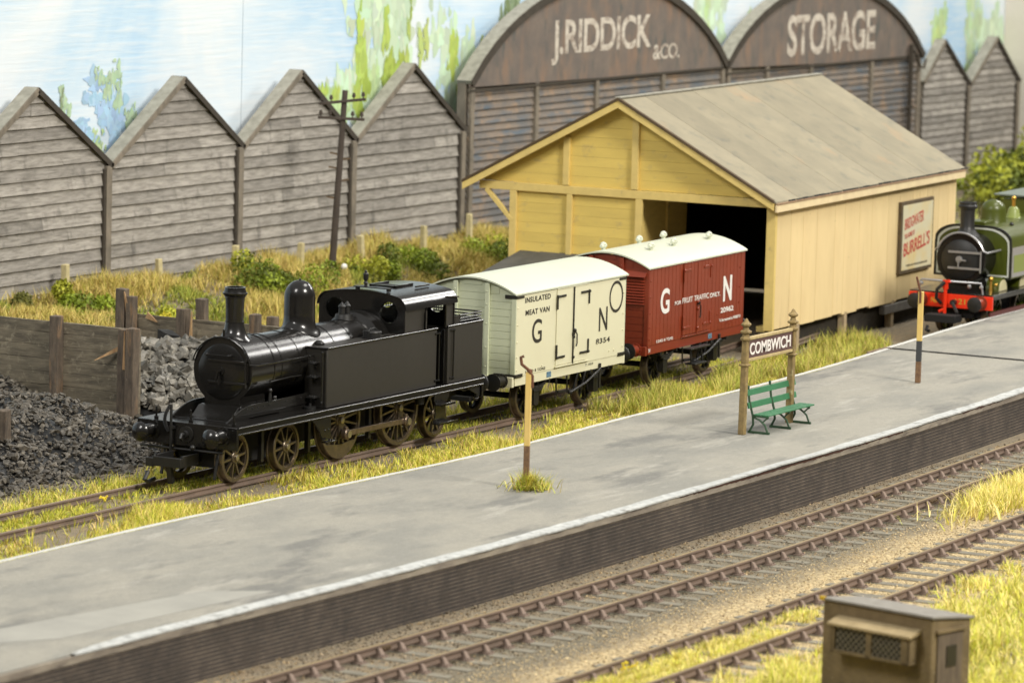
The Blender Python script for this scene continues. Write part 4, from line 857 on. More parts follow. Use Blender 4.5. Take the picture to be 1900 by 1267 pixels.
# roof: swept sheet
mb = MB(); rp = cabout(WC + .03)[2:]; n = len(rp); P = []
for x in (XC0 - .03, XC1 + .06):
    for k in (0, .028):
        for i, (a, b) in enumerate(rp):
            c = Vector((a, b - 2.9)).normalized(); P.append((x, a + c.x * k, b + c.y * k))
F = []
for i in range(n - 1):
    F += [(n + i, n + i + 1, 3 * n + i + 1, 3 * n + i), (i, i + 1, 2 * n + i + 1, 2 * n + i), (i, i + 1, n + i + 1, n + i), (2 * n + i, 2 * n + i + 1, 3 * n + i + 1, 3 * n + i)]
mb.add(P, F); roof = lp(mb, 'cab_roof', BLACK, sm=50)
mb = MB(); mb.box(7.85, 8.65, -.34, -.29, 3.455, 3.50); mb.box(7.85, 8.65, .29, .34, 3.455, 3.50); mb.box(7.85, 7.9, -.34, .34, 3.455, 3.495); mb.box(8.3, 8.9, -.62, -.58, 3.445, 3.48); lp(mb, 'roof_vent_frame', BLACK, par=roof, bev=.006)
lp(MB().box(7.92, 8.3, -.28, .28, 3.468, 3.474), 'roof_vent_opening', MATTBLK, par=roof)
mb = MB(); mb.box(7.08, 7.25, -.62, .30, 3.50, 3.52); mb.box(7.10, 7.22, -.60, -.55, 3.44, 3.51); mb.box(7.10, 7.22, .2, .25, 3.44, 3.51); mb.lathe((7.16, .02, 3.5), (0, 0, 1), [(0, .04), (.08, .035), (.1, .06), (.14, .03), (.18, .055), (.30, .06), (.33, .03), (.36, .03), (.39, .001)], 12); lp(mb, 'whistle', BLACKM)
lp(MB().box(XC0 + .05, 8.3, -1.05, -1.04, ZF, 2.5).box(7.1, 7.4, -.9, .9, ZF, 2.6).box(9.0, 9.15, -1.0, 1.0, ZF, 2.5), 'cab_interior', MATTBLK)
mb = MB(); mb.cyl((8.3, -.6, 2.35), (8.3, -.6, 2.72), .025, n=8); lp(mb, 'brake_handle', BLACKM)
# bunker
mb = MB(); 
for s in (-1, 1): mb.box(8.86, 10.46, s * 1.13 - .02, s * 1.13 + .02, ZF, 2.545)
mb.box(10.42, 10.46, -1.13, 1.13, ZF, 2.545); mb.box(8.86, 8.90, -1.13, -.62, ZF, 2.545); mb.box(8.86, 8.90, .62, 1.13, ZF, 2.545); mb.box(9.21, 10.42, -1.1, 1.1, 2.2, 2.24)
bk = lp(mb, 'bunker', BLACKT, bev=.01)
mb = MB()
for s in (-1, 1): mb.tube([(8.85, s * 1.14, 2.555), (10.46, s * 1.14, 2.555)], .027, 12)
mb.tube([(10.46, -1.13, 2.555), (10.46, 1.13, 2.555)], .027, 12); lp(mb, 'bunker_beading', BLACK, par=bk, bev=.01)
mb = MB()
for z in (2.62, 2.69, 2.76):
    for s in (-1, 1): mb.tube([(9.45, s * 1.10, z), (10.44, s * 1.10, z)], .02, 6)
    mb.tube([(10.44, -1.10, z), (10.44, 1.10, z)], .02, 6)
for s in (-1, 1): mb.box(9.24, 9.5, s * 1.09 - .015, s * 1.09 + .015, 2.55, 2.76)
lp(mb, 'coal_rails', BLACK, par=bk)
lp(MB().box(9.24, 10.42, -1.06, 1.06, 2.52, 2.60), 'bunker_load', MATTBLK, par=bk)
for s in (-1, 1):
    mb = MB(); mb.tube([(9.08, s * 1.18, 1.38), (9.08, s * 1.18, 2.46)], .018)
    for z in (1.38, 2.46): mb.ball((9.08, s * 1.18, z), .036, 8, 5); mb.ball((8.98, s * 1.15, z), .03, 8, 5); mb.cyl((9.08, s * 1.18, z), (8.97, s * 1.14, z), .015, n=6)
    lp(mb, 'handrail', BLACK, par=bk)
# wheels
for near in (True, False):
    y = -.70 if near else .70
    for cx in (.66, 2.68): shift(wheel(LC, cx, y, .52, 10, near))
    shift(wheel(LC, 4.90, y, .84, 18, near, crank=(0, -.29), weight=(math.radians(-140), math.radians(-40)) if near else None, hub_r=.16))
    shift(wheel(LC, 7.42, y, .84, 18, near, crank=(.06, -.29), hub_r=.16))
    shift(wheel(LC, 9.02, y, .52, 10, near))
for s in (-1, 1):
    mb = MB(); yy = s * .90; a, b = (4.90, .55), (7.48, .55)
    mb.prism([(a[0], a[1] - .045), (b[0], b[1] - .045), (b[0], b[1] + .075), (a[0], a[1] + .075)], 'y', yy - .03, yy + .03)
    for c in (a, b): mb.lathe((c[0], yy - s * .05, c[1]), (0, s, 0), [(0, .12), (.10, .12), (.115, .105), (.115, .001)], 20); mb.box(c[0] - .05, c[0] + .05, yy - .035, yy + .035, c[1] + .1, c[1] + .16)
    rod = lp(mb, 'coupling_rod', STEELR, bev=.008)
    for c in (a, b): lp(MB().lathe((c[0], yy + s * .06, c[1]), (0, s, 0), [(0, .085), (.05, .08), (.05, .001)], 16), 'crank_pin', BRIGHT, par=rod)
    # steps, guards, hangers
    mb = MB(); yy = s * 1.20; mb.prism([(2.92, ZF - .16), (3.75, ZF - .16), (3.75, .62), (3.42, .60), (3.30, .80), (3.10, 1.0)], 'y', yy - .02, yy + .02); mb.box(3.36, 3.78, yy - (.16 if s < 0 else -.02), yy + (.16 if s > 0 else -.02), .56, .60)
    for x in (3.5, 3.65): mb.ball((x, yy + s * .025, .82), .02, 6, 4)
    for q in range(4): mb.box(3.38 + q * .1, 3.42 + q * .1, yy + s * .15 - .01, yy + s * .15 + .01, .60, .635)
    lp(mb, 'front_step', BLACK, bev=.008)
    mb = MB(); mb.prism([(8.22, ZF - .16), (8.86, ZF - .16), (8.88, 1.0), (8.80, .92), (8.70, .88), (8.72, .62), (8.84, .45), (8.18, .45), (8.26, .62), (8.26, .88), (8.2, .96)], 'y', yy - .015, yy + .015)
    for z, x0, x1 in ((.84, 8.2, 8.84), (.42, 8.14, 8.98)): mb.box(x0, x1, min(yy, yy + s * .2), max(yy, yy + s * .2), z, z + .03); mb.box(x0, x1, yy + s * .19 - .01, yy + s * .19 + .01, z, z + .055)
    lp(mb, 'cab_step', BLACK, bev=.008)
    for x in (1.72, 3.6, 6.15): lp(MB().box(x - .05, x + .05, s * .72 - .05, s * .72 + .05, .30, 1.15), 'brake_hanger', BLACKM, bev=.008)
    lp(MB().beam((.18, s * .66, .7), (.02, s * .66, .12), .06, .05), 'guard_iron', BLACKM, bev=.008)
    mb = MB(); mb.tube([(9.5, s * 1.0, 1.15), (9.9, s * 1.0, 1.0), (10.38, s * 1.0, 1.02)], .03, 6); mb.cyl((10.30, s * 1.12, 1.22), (10.30, s * 1.12, .82), .05, n=10); mb.cyl((10.30, s * 1.12, .82), (10.38, s * 1.05, .76), .055, n=8); mb.prism([(9.7, 1.1), (10.36, 1.1), (10.36, .84)], 'y', s * 1.15 - .012, s * 1.15 + .012)
    mb.cyl((8.0, s * .95, ZF - .16), (8.0, s * .95, .88), .10, n=12); lp(mb, 'rear_pipework', BLACKM)
mb = MB()
for x in (.66, 2.68, 4.9, 7.42, 9.02): mb.cyl((x, -.62, .52 if x not in (4.9, 7.42) else .84), (x, .62, .52 if x not in (4.9, 7.42) else .84), .09, n=10)
lp(mb, 'axles', MATTBLK)

# ---------------------------------------------------------------- goods vans
def van(name, label, loc, yaw, Lb, m_side, m_end, m_roof, m_iron, kind):
    V = empty(name, loc, yaw, label, 'goods van'); W2 = 1.165; z0, z1, zap = 1.10, 2.985, 3.30 
    def vp(mb, n, m, par=None, bev=0, sm=35): return mb.build(n, m, par or V, smooth=sm, bevel=bev)
    def rz(y): return z1 + (zap - z1) * (1 - (y / W2) ** 2)
    # sides
    for s in (-1, 1):
        mb = MB()
        if kind == 'white': mb.box(0, Lb, s * (W2 - .0125) - .0125, s * (W2 - .0125) + .0125, z0, z1)
        else:
            n = 26
            for i in range(n): mb.box(Lb * i / n + .006, Lb * (i + 1) / n - .006, s * (W2 - .0125) - .0125, s * (W2 - .0125) + .0125, z0, z1)
            mb.box(0, Lb, s * (W2 - .022) - .008, s * (W2 - .022) + .008, z0, z1)
        side = vp(mb, 'body_side', m_side, bev=.004, sm=0)
        if s < 0:
            yo = -W2 - .006; dx0, dx1, dm = 1.97, 3.58, 2.80; dz0, dz1 = 1.17, 2.965
            mb = MB(); mb.box(dx0, dm - .012, yo - .016, yo, dz0, dz1); d1 = vp(mb, 'door', m_side, bev=.005, sm=0)
            mb = MB(); mb.box(dm + .012, dx1, yo - .016, yo, dz0, dz1); d2 = vp(mb, 'door', m_side, bev=.005, sm=0)
            if kind == 'red':
                for dd, a, b in ((d1, dx0, dm - .012), (d2, dm + .012, dx1)):
                    mb = MB(); q = a + .01
                    while q < b - .1: mb.box(q, min(q + .19, b - .01), yo - .024, yo - .016, dz0 + .02, dz1 - .02); q += .2
                    vp(mb, 'door_planks', m_side, par=dd, bev=.003, sm=0)
            yi = yo - .030
            for dd, xh, sg in ((d1, dx0, 1), (d2, dx1, -1)):
                for zh, up_ in ((2.80, -1), (1.36, 1)):
                    mb = MB(); mb.box(min(xh, xh + sg * .42), max(xh, xh + sg * .42), yi - .012, yi + .006, zh - .026, zh + .026)
                    mb.box(xh - .025, xh + .025, yi - .016, yi + .012, min(zh - .04, zh + up_ * .30), max(zh + .04, zh + up_ * .30)); mb.ball((xh, yi - .02, zh), .032, 8, 5)
                    vp(mb, 'strap_hinge', m_iron, par=dd, bev=.004)
            mb = MB(); mb.box(dm - .022, dm + .022, yi - .016, yi + .01, dz0 - .03, dz1 - (.0 if kind == 'white' else 1.2))
            if kind == 'white': mb.box(dm - .05, dm + .05, yi - .03, yi, 1.82, 1.90)
            for z in (1.3, 1.78, 1.95): mb.ball((dm, yi - .02, z), .04, 8, 5)
            vp(mb, 'lock_bar', m_iron, par=d2, bev=.004)
            mb = MB(); mb.tube([(dm + .02, yi - .03, 1.93), (dm + .10, yi - .05, 1.84), (dm + .11, yi - .05, 1.62), (dm + .07, yi - .05, 1.55)], .018, 6); mb.ball((dm + .02, yi - .03, 1.93), .05, 8, 5); vp(mb, 'latch', MATTBLK if kind == 'red' else m_iron, par=d2)
            mb = MB(); mb.box(dx0 - .05, dx1 + .05, yo - .04, yo + .005, 1.125, 1.155); mb.box(dx0, dx1, yo - .03, yo + .005, dz1 + .004, dz1 + .02); vp(mb, 'door_rail', m_side, bev=.004)
            mb = MB()
            for (x, z) in ((.05, 1.25), (.05, 1.55), (.05, 1.9), (.05, 2.3), (.05, 2.7), (1.3, 1.24), (2.0, 2.0), (3.4, 2.0), (4.1, 1.5), (5.0, 1.25), (5.45, 1.3), (5.45, 1.7), (5.45, 2.1), (5.45, 2.6), (4.75, 1.25)):
                mb.ball((x, -W2 - .008, z), .02, 7, 4)
            vp(mb, 'bolt_heads', m_side)
    # ends
    for e, d in ((0, -1), (Lb, 1)):
        mb = MB(); mb.prism([(-W2 + .03, z0), (W2 - .03, z0)] + [(y, rz(y)) for y in np.linspace(W2 - .03, -W2 + .03, 15)], 'x', e - d * .03, e); end = vp(mb, 'body_end', m_end, sm=0)
        mb = MB(); z = z0; 
        while z < zap - .04:
            zt = min(z + .172, zap - .02); yy = W2 - .10
            if z > z1: yy = W2 * math.sqrt(max(0, 1 - (zt - z1) / (zap - z1))) - .06
            if yy > .1: mb.box(min(e, e + d * .012), max(e, e + d * .012), -yy, yy, z + .006, zt - .006)
            z = zt
        vp(mb, 'end_planks', m_end, par=end, bev=.004, sm=0)
        mb = MB()
        for y in (-.42, .42): mb.box(min(e + d * .013, e + d * .085), max(e + d * .013, e + d * .085), y - .055, y + .055, z0 - .1, rz(y) - .02)
        if kind == 'red':
            for y in (-.42, .42): pass
        for y in (-W2 + .06, W2 - .06): mb.box(min(e + d * .0, e + d * .03), max(e, e + d * .03), y - .06, y + .06, z0, rz(y) - .02)
        for y in (-.42, .42):
            for z in (1.3, 1.75, 2.3, 2.75, 3.05): mb.ball((e + d * .088, y, z), .018, 6, 4)
        vp(mb, 'end_stanchion', m_end, par=end, bev=.006)
        if kind == 'red' and d < 0:
            mb = MB()
            for z in np.arange(2.12, 2.84, .07): 
                for y0_, y1_ in ((-1.05, -.5), (.5, 1.05), (-.34, .34)): mb.hexa([(e - .013, y0_, z), (e - .07, y0_, z), (e - .07, y1_, z), (e - .013, y1_, z), (e - .013, y0_, z + .05), (e - .02, y0_, z + .05), (e - .02, y1_, z + .05), (e - .013, y1_, z + .05)])
            for y0_, y1_ in ((-1.09, -.48), (.48, 1.09)): mb.hexa([(e - .013, y0_, 2.84), (e - .14, y0_, 2.80), (e - .14, y1_, 2.80), (e - .013, y1_, 2.84), (e - .013, y0_, 2.93), (e - .03, y0_, 2.93), (e - .03, y1_, 2.93), (e - .013, y1_, 2.93)])
            vp(mb, 'louvre', m_end, par=end, sm=0)
        # headstock
        hs = vp(MB().box(min(e, e + d * .10), max(e, e + d * .10), -W2 + .02, W2 - .02, .86, 1.095), 'headstock', m_side if kind == 'white' else m_end, bev=.008)
        for y in (-.87, .87): buffer(V, e + d * .10, y, 1.0, d, m_iron if kind == 'white' else m_end, BLACKM, L_=.40, rh=.205, dome=.015, flr=.17, rb=.12)
        mb = MB(); mb.cyl((e + d * .1, 0, 1.0), (e + d * .3, 0, 1.0), .05, n=8); mb.tube([(e + d * .3, 0, 1.0), (e + d * .36, 0, .9), (e + d * .3, 0, .7), (e + d * .26, 0, .9)], .03, 6); mb.box(min(e + d * .1, e + d * .5), max(e + d * .1, e + d * .5), -.25, .25, .50, .60); mb.tube([(e + d * .14, .35, .6), (e + d * .16, .35, 1.3)], .035); vp(mb, 'coupling', MATTBLK)
        if kind == 'white':
            for z in (1.115, 2.955):
                for s in (-1, 1): vp(MB().box(min(e, e + d * .035) - (.0 if d > 0 else -.0), max(e, e + d * .035), min(s * (W2 + .012), s * (W2 - .55 if z < 2 else W2 - .30)), max(s * (W2 + .012), s * (W2 - .55 if z < 2 else W2 - .30)), z - .045, z + .04).box(min(e, e - d * .34), max(e, e - d * .34), min(s * W2, s * (W2 + .02)), max(s * W2, s * (W2 + .02)), z - .04, z + .04 if z < 2 else z + .015), 'corner_strap', m_iron, bev=.004)
    # roof
    mb = MB(); n = 20; P = []
    for x in (-.10, Lb + .10):
        for k in (0, .035):
            for i in range(n + 1):
                y = (W2 + .03) * (-1 + 2 * i / n); P.append((x, y, z1 + .028 + (zap - z1) * (1 - (y / W2) ** 2) + k))
    m_ = n + 1; F = []
    for i in range(n): F += [(m_ + i, m_ + i + 1, 3 * m_ + i + 1, 3 * m_ + i), (i, i + 1, 2 * m_ + i + 1, 2 * m_ + i), (i, i + 1, m_ + i + 1, m_ + i), (2 * m_ + i, 2 * m_ + i + 1, 3 * m_ + i + 1, 3 * m_ + i)]
    F += [(0, m_, 3 * m_, 2 * m_), (n, m_ + n, 3 * m_ + n, 2 * m_ + n)]
    mb.add(P, F); rf = vp(mb, 'roof', m_roof, sm=60)
    vp(MB().box(.03, Lb - .03, -W2 + .06, W2 - .06, z0, z0 + .02).box(.03, Lb - .03, -W2 + .06, W2 - .06, z1 - .02, z1), 'floor', MATTBLK)
    if kind == 'red':
        for (x, y) in ((.75, .48), (2.85, .48), (4.3, .48), (1.5, -.48), (2.85, -.48), (5.0, -.48)):
            z = z1 + .04 + (zap - z1) * (1 - (y / W2) ** 2); v = MB().lathe((x, y, z - .02), (0, 0, 1), [(0, .11), (.02, .10), (.035, .05), (.10, .05)], 14)
            v.lathe((x - .14, y, z + .12), (1, 0, 0), [(0, .001), (.001, .04), (.04, .055), (.10, .055), (.12, .075), (.16, .075), (.18, .055), (.24, .055), (.28, .04), (.282, .001)], 14); v.lathe((x, y, z + .09), (0, 0, 1), [(0, .06), (.07, .07), (.08, .08), (.09, .08), (.12, .04), (.135, .001)], 12); vp(v, 'torpedo_vent', m_roof, par=rf, sm=45)
    # solebars, wheels, springs
    for s in (-1, 1):
        sole = vp(MB().box(.02, Lb - .02, s * (W2 - .04) - .03, s * (W2 - .04) + .03, .88, 1.095), 'solebar', m_side if kind == 'white' else m_end, bev=.006)
        mb = MB(); yy = s * (W2 - .26) + s * .0
        for wx in (1.28, 4.32):
            mb.prism([(wx - .42, .88), (wx - .34, .88), (wx - .10, .36), (wx - .16, .36)], 'y', yy - .02, yy + .02); mb.prism([(wx + .34, .88), (wx + .42, .88), (wx + .16, .36), (wx + .10, .36)], 'y', yy - .02, yy + .02)
            mb.prism([(wx - .13, .64), (wx + .13, .64), (wx + .12, .34), (wx + .07, .30), (wx - .07, .30), (wx - .12, .34)], 'y', yy - .01, yy + s * .16)
            spring(mb, wx, s * (W2 - .10), .86, .95)
            for q in (-.47, .47): mb.box(wx + q - .03, wx + q + .03, s * (W2 - .06) - .05, s * (W2 - .06) + .05, .80, .90)
        vp(mb, 'axleguard', BLACKM, par=sole, bev=.004)
        mb = MB()
        for q in (-.75, -.2, .35, .75):
            mb.beam((2.8 + q, s * (W2 - .0), .88), (2.8 + q + (.13 if q < .3 else -.13), s * (W2 - .05), .45), .035, .05)
        mb.beam((2.25, s * (W2 - .05), .52), (3.3, s * (W2 - .05), .46), .04, .06); mb.tube([(2.75, s * (W2 + .02), .46), (3.5, s * (W2 + .05), .62), (4.25, s * (W2 + .05), .88)], .032, 6); mb.ball((2.75, s * (W2 + .02), .46), .06, 8, 5)
        mb.box(4.22, 4.30, s * (W2 + .02) - .02, s * (W2 + .02) + .02, .40, 1.0)
        if kind == 'red':
            mb.box(2.15, 3.35, min(s * W2, s * (W2 + .2)), max(s * W2, s * (W2 + .2)), .80, .84); mb.box(2.25, 3.0, min(s * W2, s * (W2 + .28)), max(s * W2, s * (W2 + .28)), .42, .46); mb.beam((2.3, s * (W2 + .1), .8), (2.3, s * (W2 + .15), .45), .04, .04); mb.beam((2.95, s * (W2 + .1), .8), (2.95, s * (W2 + .15), .45), .04, .04)
        vp(mb, 'brake_gear', BLACKM, par=sole, bev=.004)
        for wx in (1.28, 4.32): wheel(V, wx, s * .70, .47, 8, s < 0, mspoke=BLACKM, tyre_m=STEEL, hub_r=.09, hubm=STEEL, spw=.055)
    mb = MB(); mb.box(1.0, 1.5, -.6, .6, .44, .5); mb.box(4.1, 4.5, -.6, .6, .44, .5); mb.box(.3, 5.2, -.2, .2, .7, .9); mb.box(.1, Lb - .1, -.85, .85, .95, 1.08)
    for wx in (1.28, 4.32): mb.cyl((wx, -.68, .47), (wx, .68, .47), .07, n=10)
    vp(mb, 'underframe', MATTBLK)
    return V
CREAMV = mat('cream_van_paint', (.70, .675, .48), (.68, .65, .46), rough=.48, scale=1.4, bump=.001, bscale=20)
CREAME = mat('shaded_cream_end', (.56, .59, .42), (.53, .56, .40), rough=.5, scale=1.5)  # van ends: their shade is put into a darker, greener cream than the sides
ROOFW = mat('off_white_roof', (.60, .625, .50), (.57, .595, .475), rough=.42, scale=1)
REDV = mat('oxide_red_paint', (.235, .036, .012), (.205, .032, .011), rough=.36, scale=1.5, rvar=.04)
REDE = mat('oxide_red_end', (.22, .032, .012), (.20, .028, .010), rough=.42, scale=2)
IRONB = mat('black_ironwork', (.02, .018, .012), rough=.5)
INKV = mat('black_van_lettering', (.03, .026, .018), rough=.6); WHV = mat('white_van_lettering', (.80, .78, .74), rough=.5); BLUEL = mat('blue_label', (.03, .09, .16), (.18, .30, .40), rough=.5, scale=18)
V1 = van('meat_van', 'cream goods van lettered INSULATED MEAT VAN behind the black engine', (11.93, -.035, 0), .0118, 5.55, CREAMV, CREAME, ROOFW, IRONB, 'white')
yt = -1.1685
for s_, x0, x1, z0, z1, b in (("INSULATED", .40, 1.66, 2.785, 2.91, .02), ("MEAT VAN", .43, 1.62, 2.49, 2.615, .02), ("G", .78, 1.26, 1.80, 2.36, .006), ("N", 4.18, 4.62, 1.77, 2.34, .006), ("8354", 4.05, 4.78, 1.475, 1.60, .02)):
    text(s_, INKV, V1, x0, x1, z0, z1, yt, b, spacing=1.12 if len(s_) > 1 else 1)
text("LOAD 8 TONS", INKV, V1, .50, 1.48, 1.135, 1.20, yt, .01, spacing=1.2); text("7.18.0", INKV, V1, 3.55, 3.95, 1.0, 1.055, -1.158, .0)
ring = [(5.06 + .36 * math.cos(a), 2.535 + .385 * math.sin(a)) for a in np.linspace(0, 2 * PI, 49)[:-1]]; ring2 = [(5.06 + .30 * math.cos(a), 2.535 + .315 * math.sin(a)) for a in np.linspace(0, 2 * PI, 49)[:-1]]
plate('lettering', ring, [ring2], 'y', yt - .004, yt, INKV, V1, smooth=0)
MB().box(1.58, 1.80, yt + .006, yt + .012, .93, 1.06).build('label_plate', BLUEL, V1, smooth=0)
V2 = van('fruit_van', 'oxide red goods van lettered FOR FRUIT TRAFFIC ONLY entering the yellow shed', (19.13, .235, 0), .0393, 5.75, REDV, REDE, ROOFW, REDV, 'red')
for s_, x0, x1, z0, z1, b in (("G", .66, 1.18, 1.82, 2.45, .022), ("N", 4.45, 4.98, 1.80, 2.45, .03), ("20962", 4.32, 5.12, 1.52, 1.655, .02)):
    text(s_, WHV, V2, x0, x1, z0, z1, yt, b)
text("FOR", WHV, V2, 1.45, 1.82, 1.985, 2.08, -1.197, .004); text("FRUIT", WHV, V2, 1.90, 2.52, 1.985, 2.12, -1.197, .004); text("TRAFFIC", WHV, V2, 2.60, 3.50, 1.985, 2.12, -1.197, .004); text("ONLY.", WHV, V2, 3.62, 4.26, 1.975, 2.09, yt, .015)
text("To be returned to WISBECH", WHV, V2, 4.25, 5.58, 1.30, 1.375, yt, .014); text("LOAD 8 TONS", WHV, V2, .48, 1.45, 1.135, 1.205, yt, .015, spacing=1.15)
MB().box(3.62, 3.84, yt + .006, yt + .012, .93, 1.06).build('label_plate', BLUEL, V2, smooth=0); text("N", WHV, V2, .06, .14, .93, 1.03, -1.158, .01)

# ---------------------------------------------------------------- green engine at the right edge
GREEN = mat('olive_green_enamel', (.066, .082, .006), (.055, .068, .005), rough=.34, scale=2)
GREENL = mat('light_green_panel', (.20, .24, .055), rough=.35); LINEW = mat('white_lining', (.6, .62, .55), rough=.5); VERM = mat('vermilion_beam', (.80, .035, .008), rough=.35); BRASS = mat('brass_fitting', (.65, .38, .08), rough=.3, metal=.9); CHM2 = mat('bright_handrail', (.42, .42, .43), rough=.3, metal=.6); MAROON = mat('maroon_frame', (.10, .022, .02), rough=.5)
GE = empty('green_tank_engine', (34.35, -2.44, 0), .035, 'olive green tank engine with a vermilion buffer beam emerging beside the goods shed', 'steam locomotive')
def ge(mb, n, m, par=None, bev=0, sm=35): return mb.build(n, m, par or GE, smooth=sm, bevel=bev)
ge(MB().box(0, 8.6, -1.22, 1.22, 1.215, 1.25), 'footplate', BLACK, bev=.006); ge(MB().box(.05, 8.6, -1.22, -1.17, 1.11, 1.213), 'valance', BLACK, bev=.006)
gb = ge(MB().box(-.05, .03, -1.22, 1.22, .84, 1.21), 'buffer_beam', VERM, bev=.006)
GOLD = mat('gold_lettering', (.55, .36, .04), rough=.5)
TR_ = Matrix(((0, 1, 0, -.056 + 0), (-1, 0, 0, 0), (0, 0, 1, 0), (0, 0, 0, 1)))
def frontal(s_, ya, yb, z0, z1, m, par, x): 
    return text(s_, m, par, -ya, -yb, z0, z1, 0, .01, T=Matrix(((0, 1, 0, x), (-1, 0, 0, 0), (0, 0, 1, 0), (0, 0, 0, 1))))
frontal("No", .56, .38, .95, 1.10, GOLD, gb, -.052); frontal("1210", -.14, -.62, .95, 1.10, GOLD, gb, -.052)
for y in (-.87, .87): buffer(GE, -.05, y, 1.02, -1, REDE, BLACKM, dome=.03)
mb = MB(); mb.tube([(-.14, .12, .60), (-.14, .12, 1.5), (-.14, .0, 1.58)], .05, 8); mb.tube([(-.14, .12, .8), (-.14, .28, .72)], .05, 8); mb.box(-.16, -.1, .05, .2, 1.35, 1.6); ge(mb, 'brake_pipe', VERM)
mb = MB(); mb.tube([(-.2, .12, 1.55), (-.3, .3, 1.35), (-.24, .34, 1.1), (-.1, .25, .95)], .05, 8); mb.cyl((-.05, -.12, 1.0), (-.2, -.12, 1.0), .08, n=10); mb.tube([(-.2, -.12, 1.0), (-.3, -.3, .75), (-.2, -.35, .5)], .045, 6); ge(mb, 'brake_hose', BLACKM)
mb = MB(); mb.box(-.8, -.3, -.45, .45, .5, .7); mb.tube([(-.9, .3, .4), (-1.0, .3, .3), (-.8, .3, .25)], .05, 6); mb.box(-.4, .6, -.12, .12, .45, .6); ge(mb, 'coupling', MATTBLK, bev=.01)
mb = MB(); mb.tube([(.05, .95, 1.25), (.05, .95, 1.5), (.05, .9, 1.55), (.05, -.85, 1.55), (.05, -.9, 1.25)], .03, 8); 
for y in (.9, -.5, -.85): mb.ball((.05, y, 1.45), .06, 8, 5)
ge(mb, 'front_rail', CHM2)
gs = ge(MB().lathe((.62, 0, 2.12), (1, 0, 0), [(0, .001), (0, .70), (.03, .72), (.05, .68), (1.5, .68)], 48), 'smokebox', BLACK)
ge(MB().prism([(-.5, 1.25), (.5, 1.25), (.38, 1.6), (-.38, 1.6)], 'x', .66, 1.5), 'smokebox_saddle', BLACK)
mb = MB(); mb.lathe((.60, 0, 2.10), (-1, 0, 0), [(0, .56), (.03, .52), (.07, .2), (.075, .001)], 40); gd = ge(mb, 'smokebox_door', BLACKM, par=gs)
mb = MB()
for z in (2.32, 1.88): mb.beam((.50, .32, z), (.52, -.62, z), .03, .06)
mb.beam((.52, -.62, 2.38), (.52, -.62, 1.78), .03, .045, (1, 0, 0)); mb.cyl((.53, 0, 2.12), (.46, 0, 2.12), .09, n=16); mb.beam((.44, 0, 2.12), (.44, -.22, 2.10), .03, .04); mb.beam((.44, 0, 2.1), (.44, 0, 1.9), .03, .04, (1, 0, 0)); ge(mb, 'door_straps', CHM2, par=gd)
mb = MB(); mb.tube([(1.5, .78, 2.35), (.62, .76, 2.33)] + [(.56, .72 * math.sin(a), 2.12 + .73 * math.cos(a)) for a in np.linspace(1.2, -1.2, 17)] + [(.62, -.76, 2.33), (1.7, -.80, 2.35), (4.5, -1.17, 2.38)], .03, 8); ge(mb, 'handrail', CHM2)
mb = MB(); surf_lathe(mb, 1.02, 2.12, .68, [('s', .004, .36), ('s', .03, .34), ('a', 2.88, .24), ('a', 3.0, .19), ('a', 3.48, .205), ('a', 3.49, .25), ('a', 3.56, .27), ('a', 3.60, .24), ('a', 3.66, .24), ('a', 3.66, .18), ('a', 3.2, .15)]); ge(mb, 'chimney', BLACKM)
def tkout(w_, z0, zt, r=.42):
    return [(-w_, z0), (w_, z0), (w_, zt - .55)] + [(w_ - .08 - .55 + .55 * math.cos(a) + .08 * (1 - a), zt - .38 + .38 * math.sin(a) - .12 * 0) for a in np.linspace(.15, PI / 2, 8)] + [(-(w_ - .08 - .55 + .55 * math.cos(a) + .08 * (1 - a)), zt - .38 + .38 * math.sin(a)) for a in np.linspace(PI / 2, .15, 8)] + [(-w_, zt - .55)]
tk = ge(MB().prism(tkout(1.12, 1.55, 2.98), 'x', 1.55, 7.0), 'pannier_tank', GREEN, bev=.02)
fo = tkout(1.07, 1.6, 2.93); fi = tkout(1.02, 1.65, 2.88)
plate('tank_lining', fo, [fi], 'x', 1.54, 1.546, LINEW, tk, smooth=0)
plate('tank_edge', tkout(1.135, 1.54, 2.995), [tkout(1.09, 1.58, 2.95)], 'x', 1.52, 1.56, BLACKM, tk, smooth=0)
ge(MB().box(1.62, 5.0, -1.128, -1.122, 1.60, 2.42), 'tank_side_border', CHM2, par=tk); ge(MB().box(1.75, 5.0, -1.134, -1.129, 1.72, 2.20), 'tank_side_panel', GREENL, par=tk)
mb = MB(); pr = [('a', 2.9, .42), ('a', 3.02, .36), ('a', 3.3, .35)] + [('a', 3.3 + .30 * math.sin(t * PI / 2), max(.001, .35 * math.cos(t * PI / 2))) for t in np.linspace(.15, 1, 8)]
surf_lathe(mb, 3.0, 2.12, .9, pr); ge(mb, 'dome', GREEN, sm=60)
mb = MB(); surf_lathe(mb, 4.6, 2.12, .9, [('a', 2.92, .3), ('a', 3.0, .2), ('a', 3.2, .16), ('a', 3.28, .1), ('a', 3.3, .001)]); ge(mb, 'safety_valve_cover', GREENL, sm=60)
ge(MB().cyl((4.6, 0, 3.28), (4.6, 0, 3.5), .05, n=10).ball((4.6, 0, 3.52), .07), 'whistle', BRASS)
ge(MB().box(1.7, 2.4, -.25, .25, 2.95, 3.08), 'tank_cover', GREEN, bev=.02)
mb = MB(); mb.tube([(3.2, -.9, 2.82), (3.6, -.95, 2.84), (5.2, -.95, 2.84)], .02, 6); mb.ball((2.6, -.7, 2.98), .06); mb.ball((3.9, -.8, 2.95), .06); ge(mb, 'pipe_run', BLACKM)
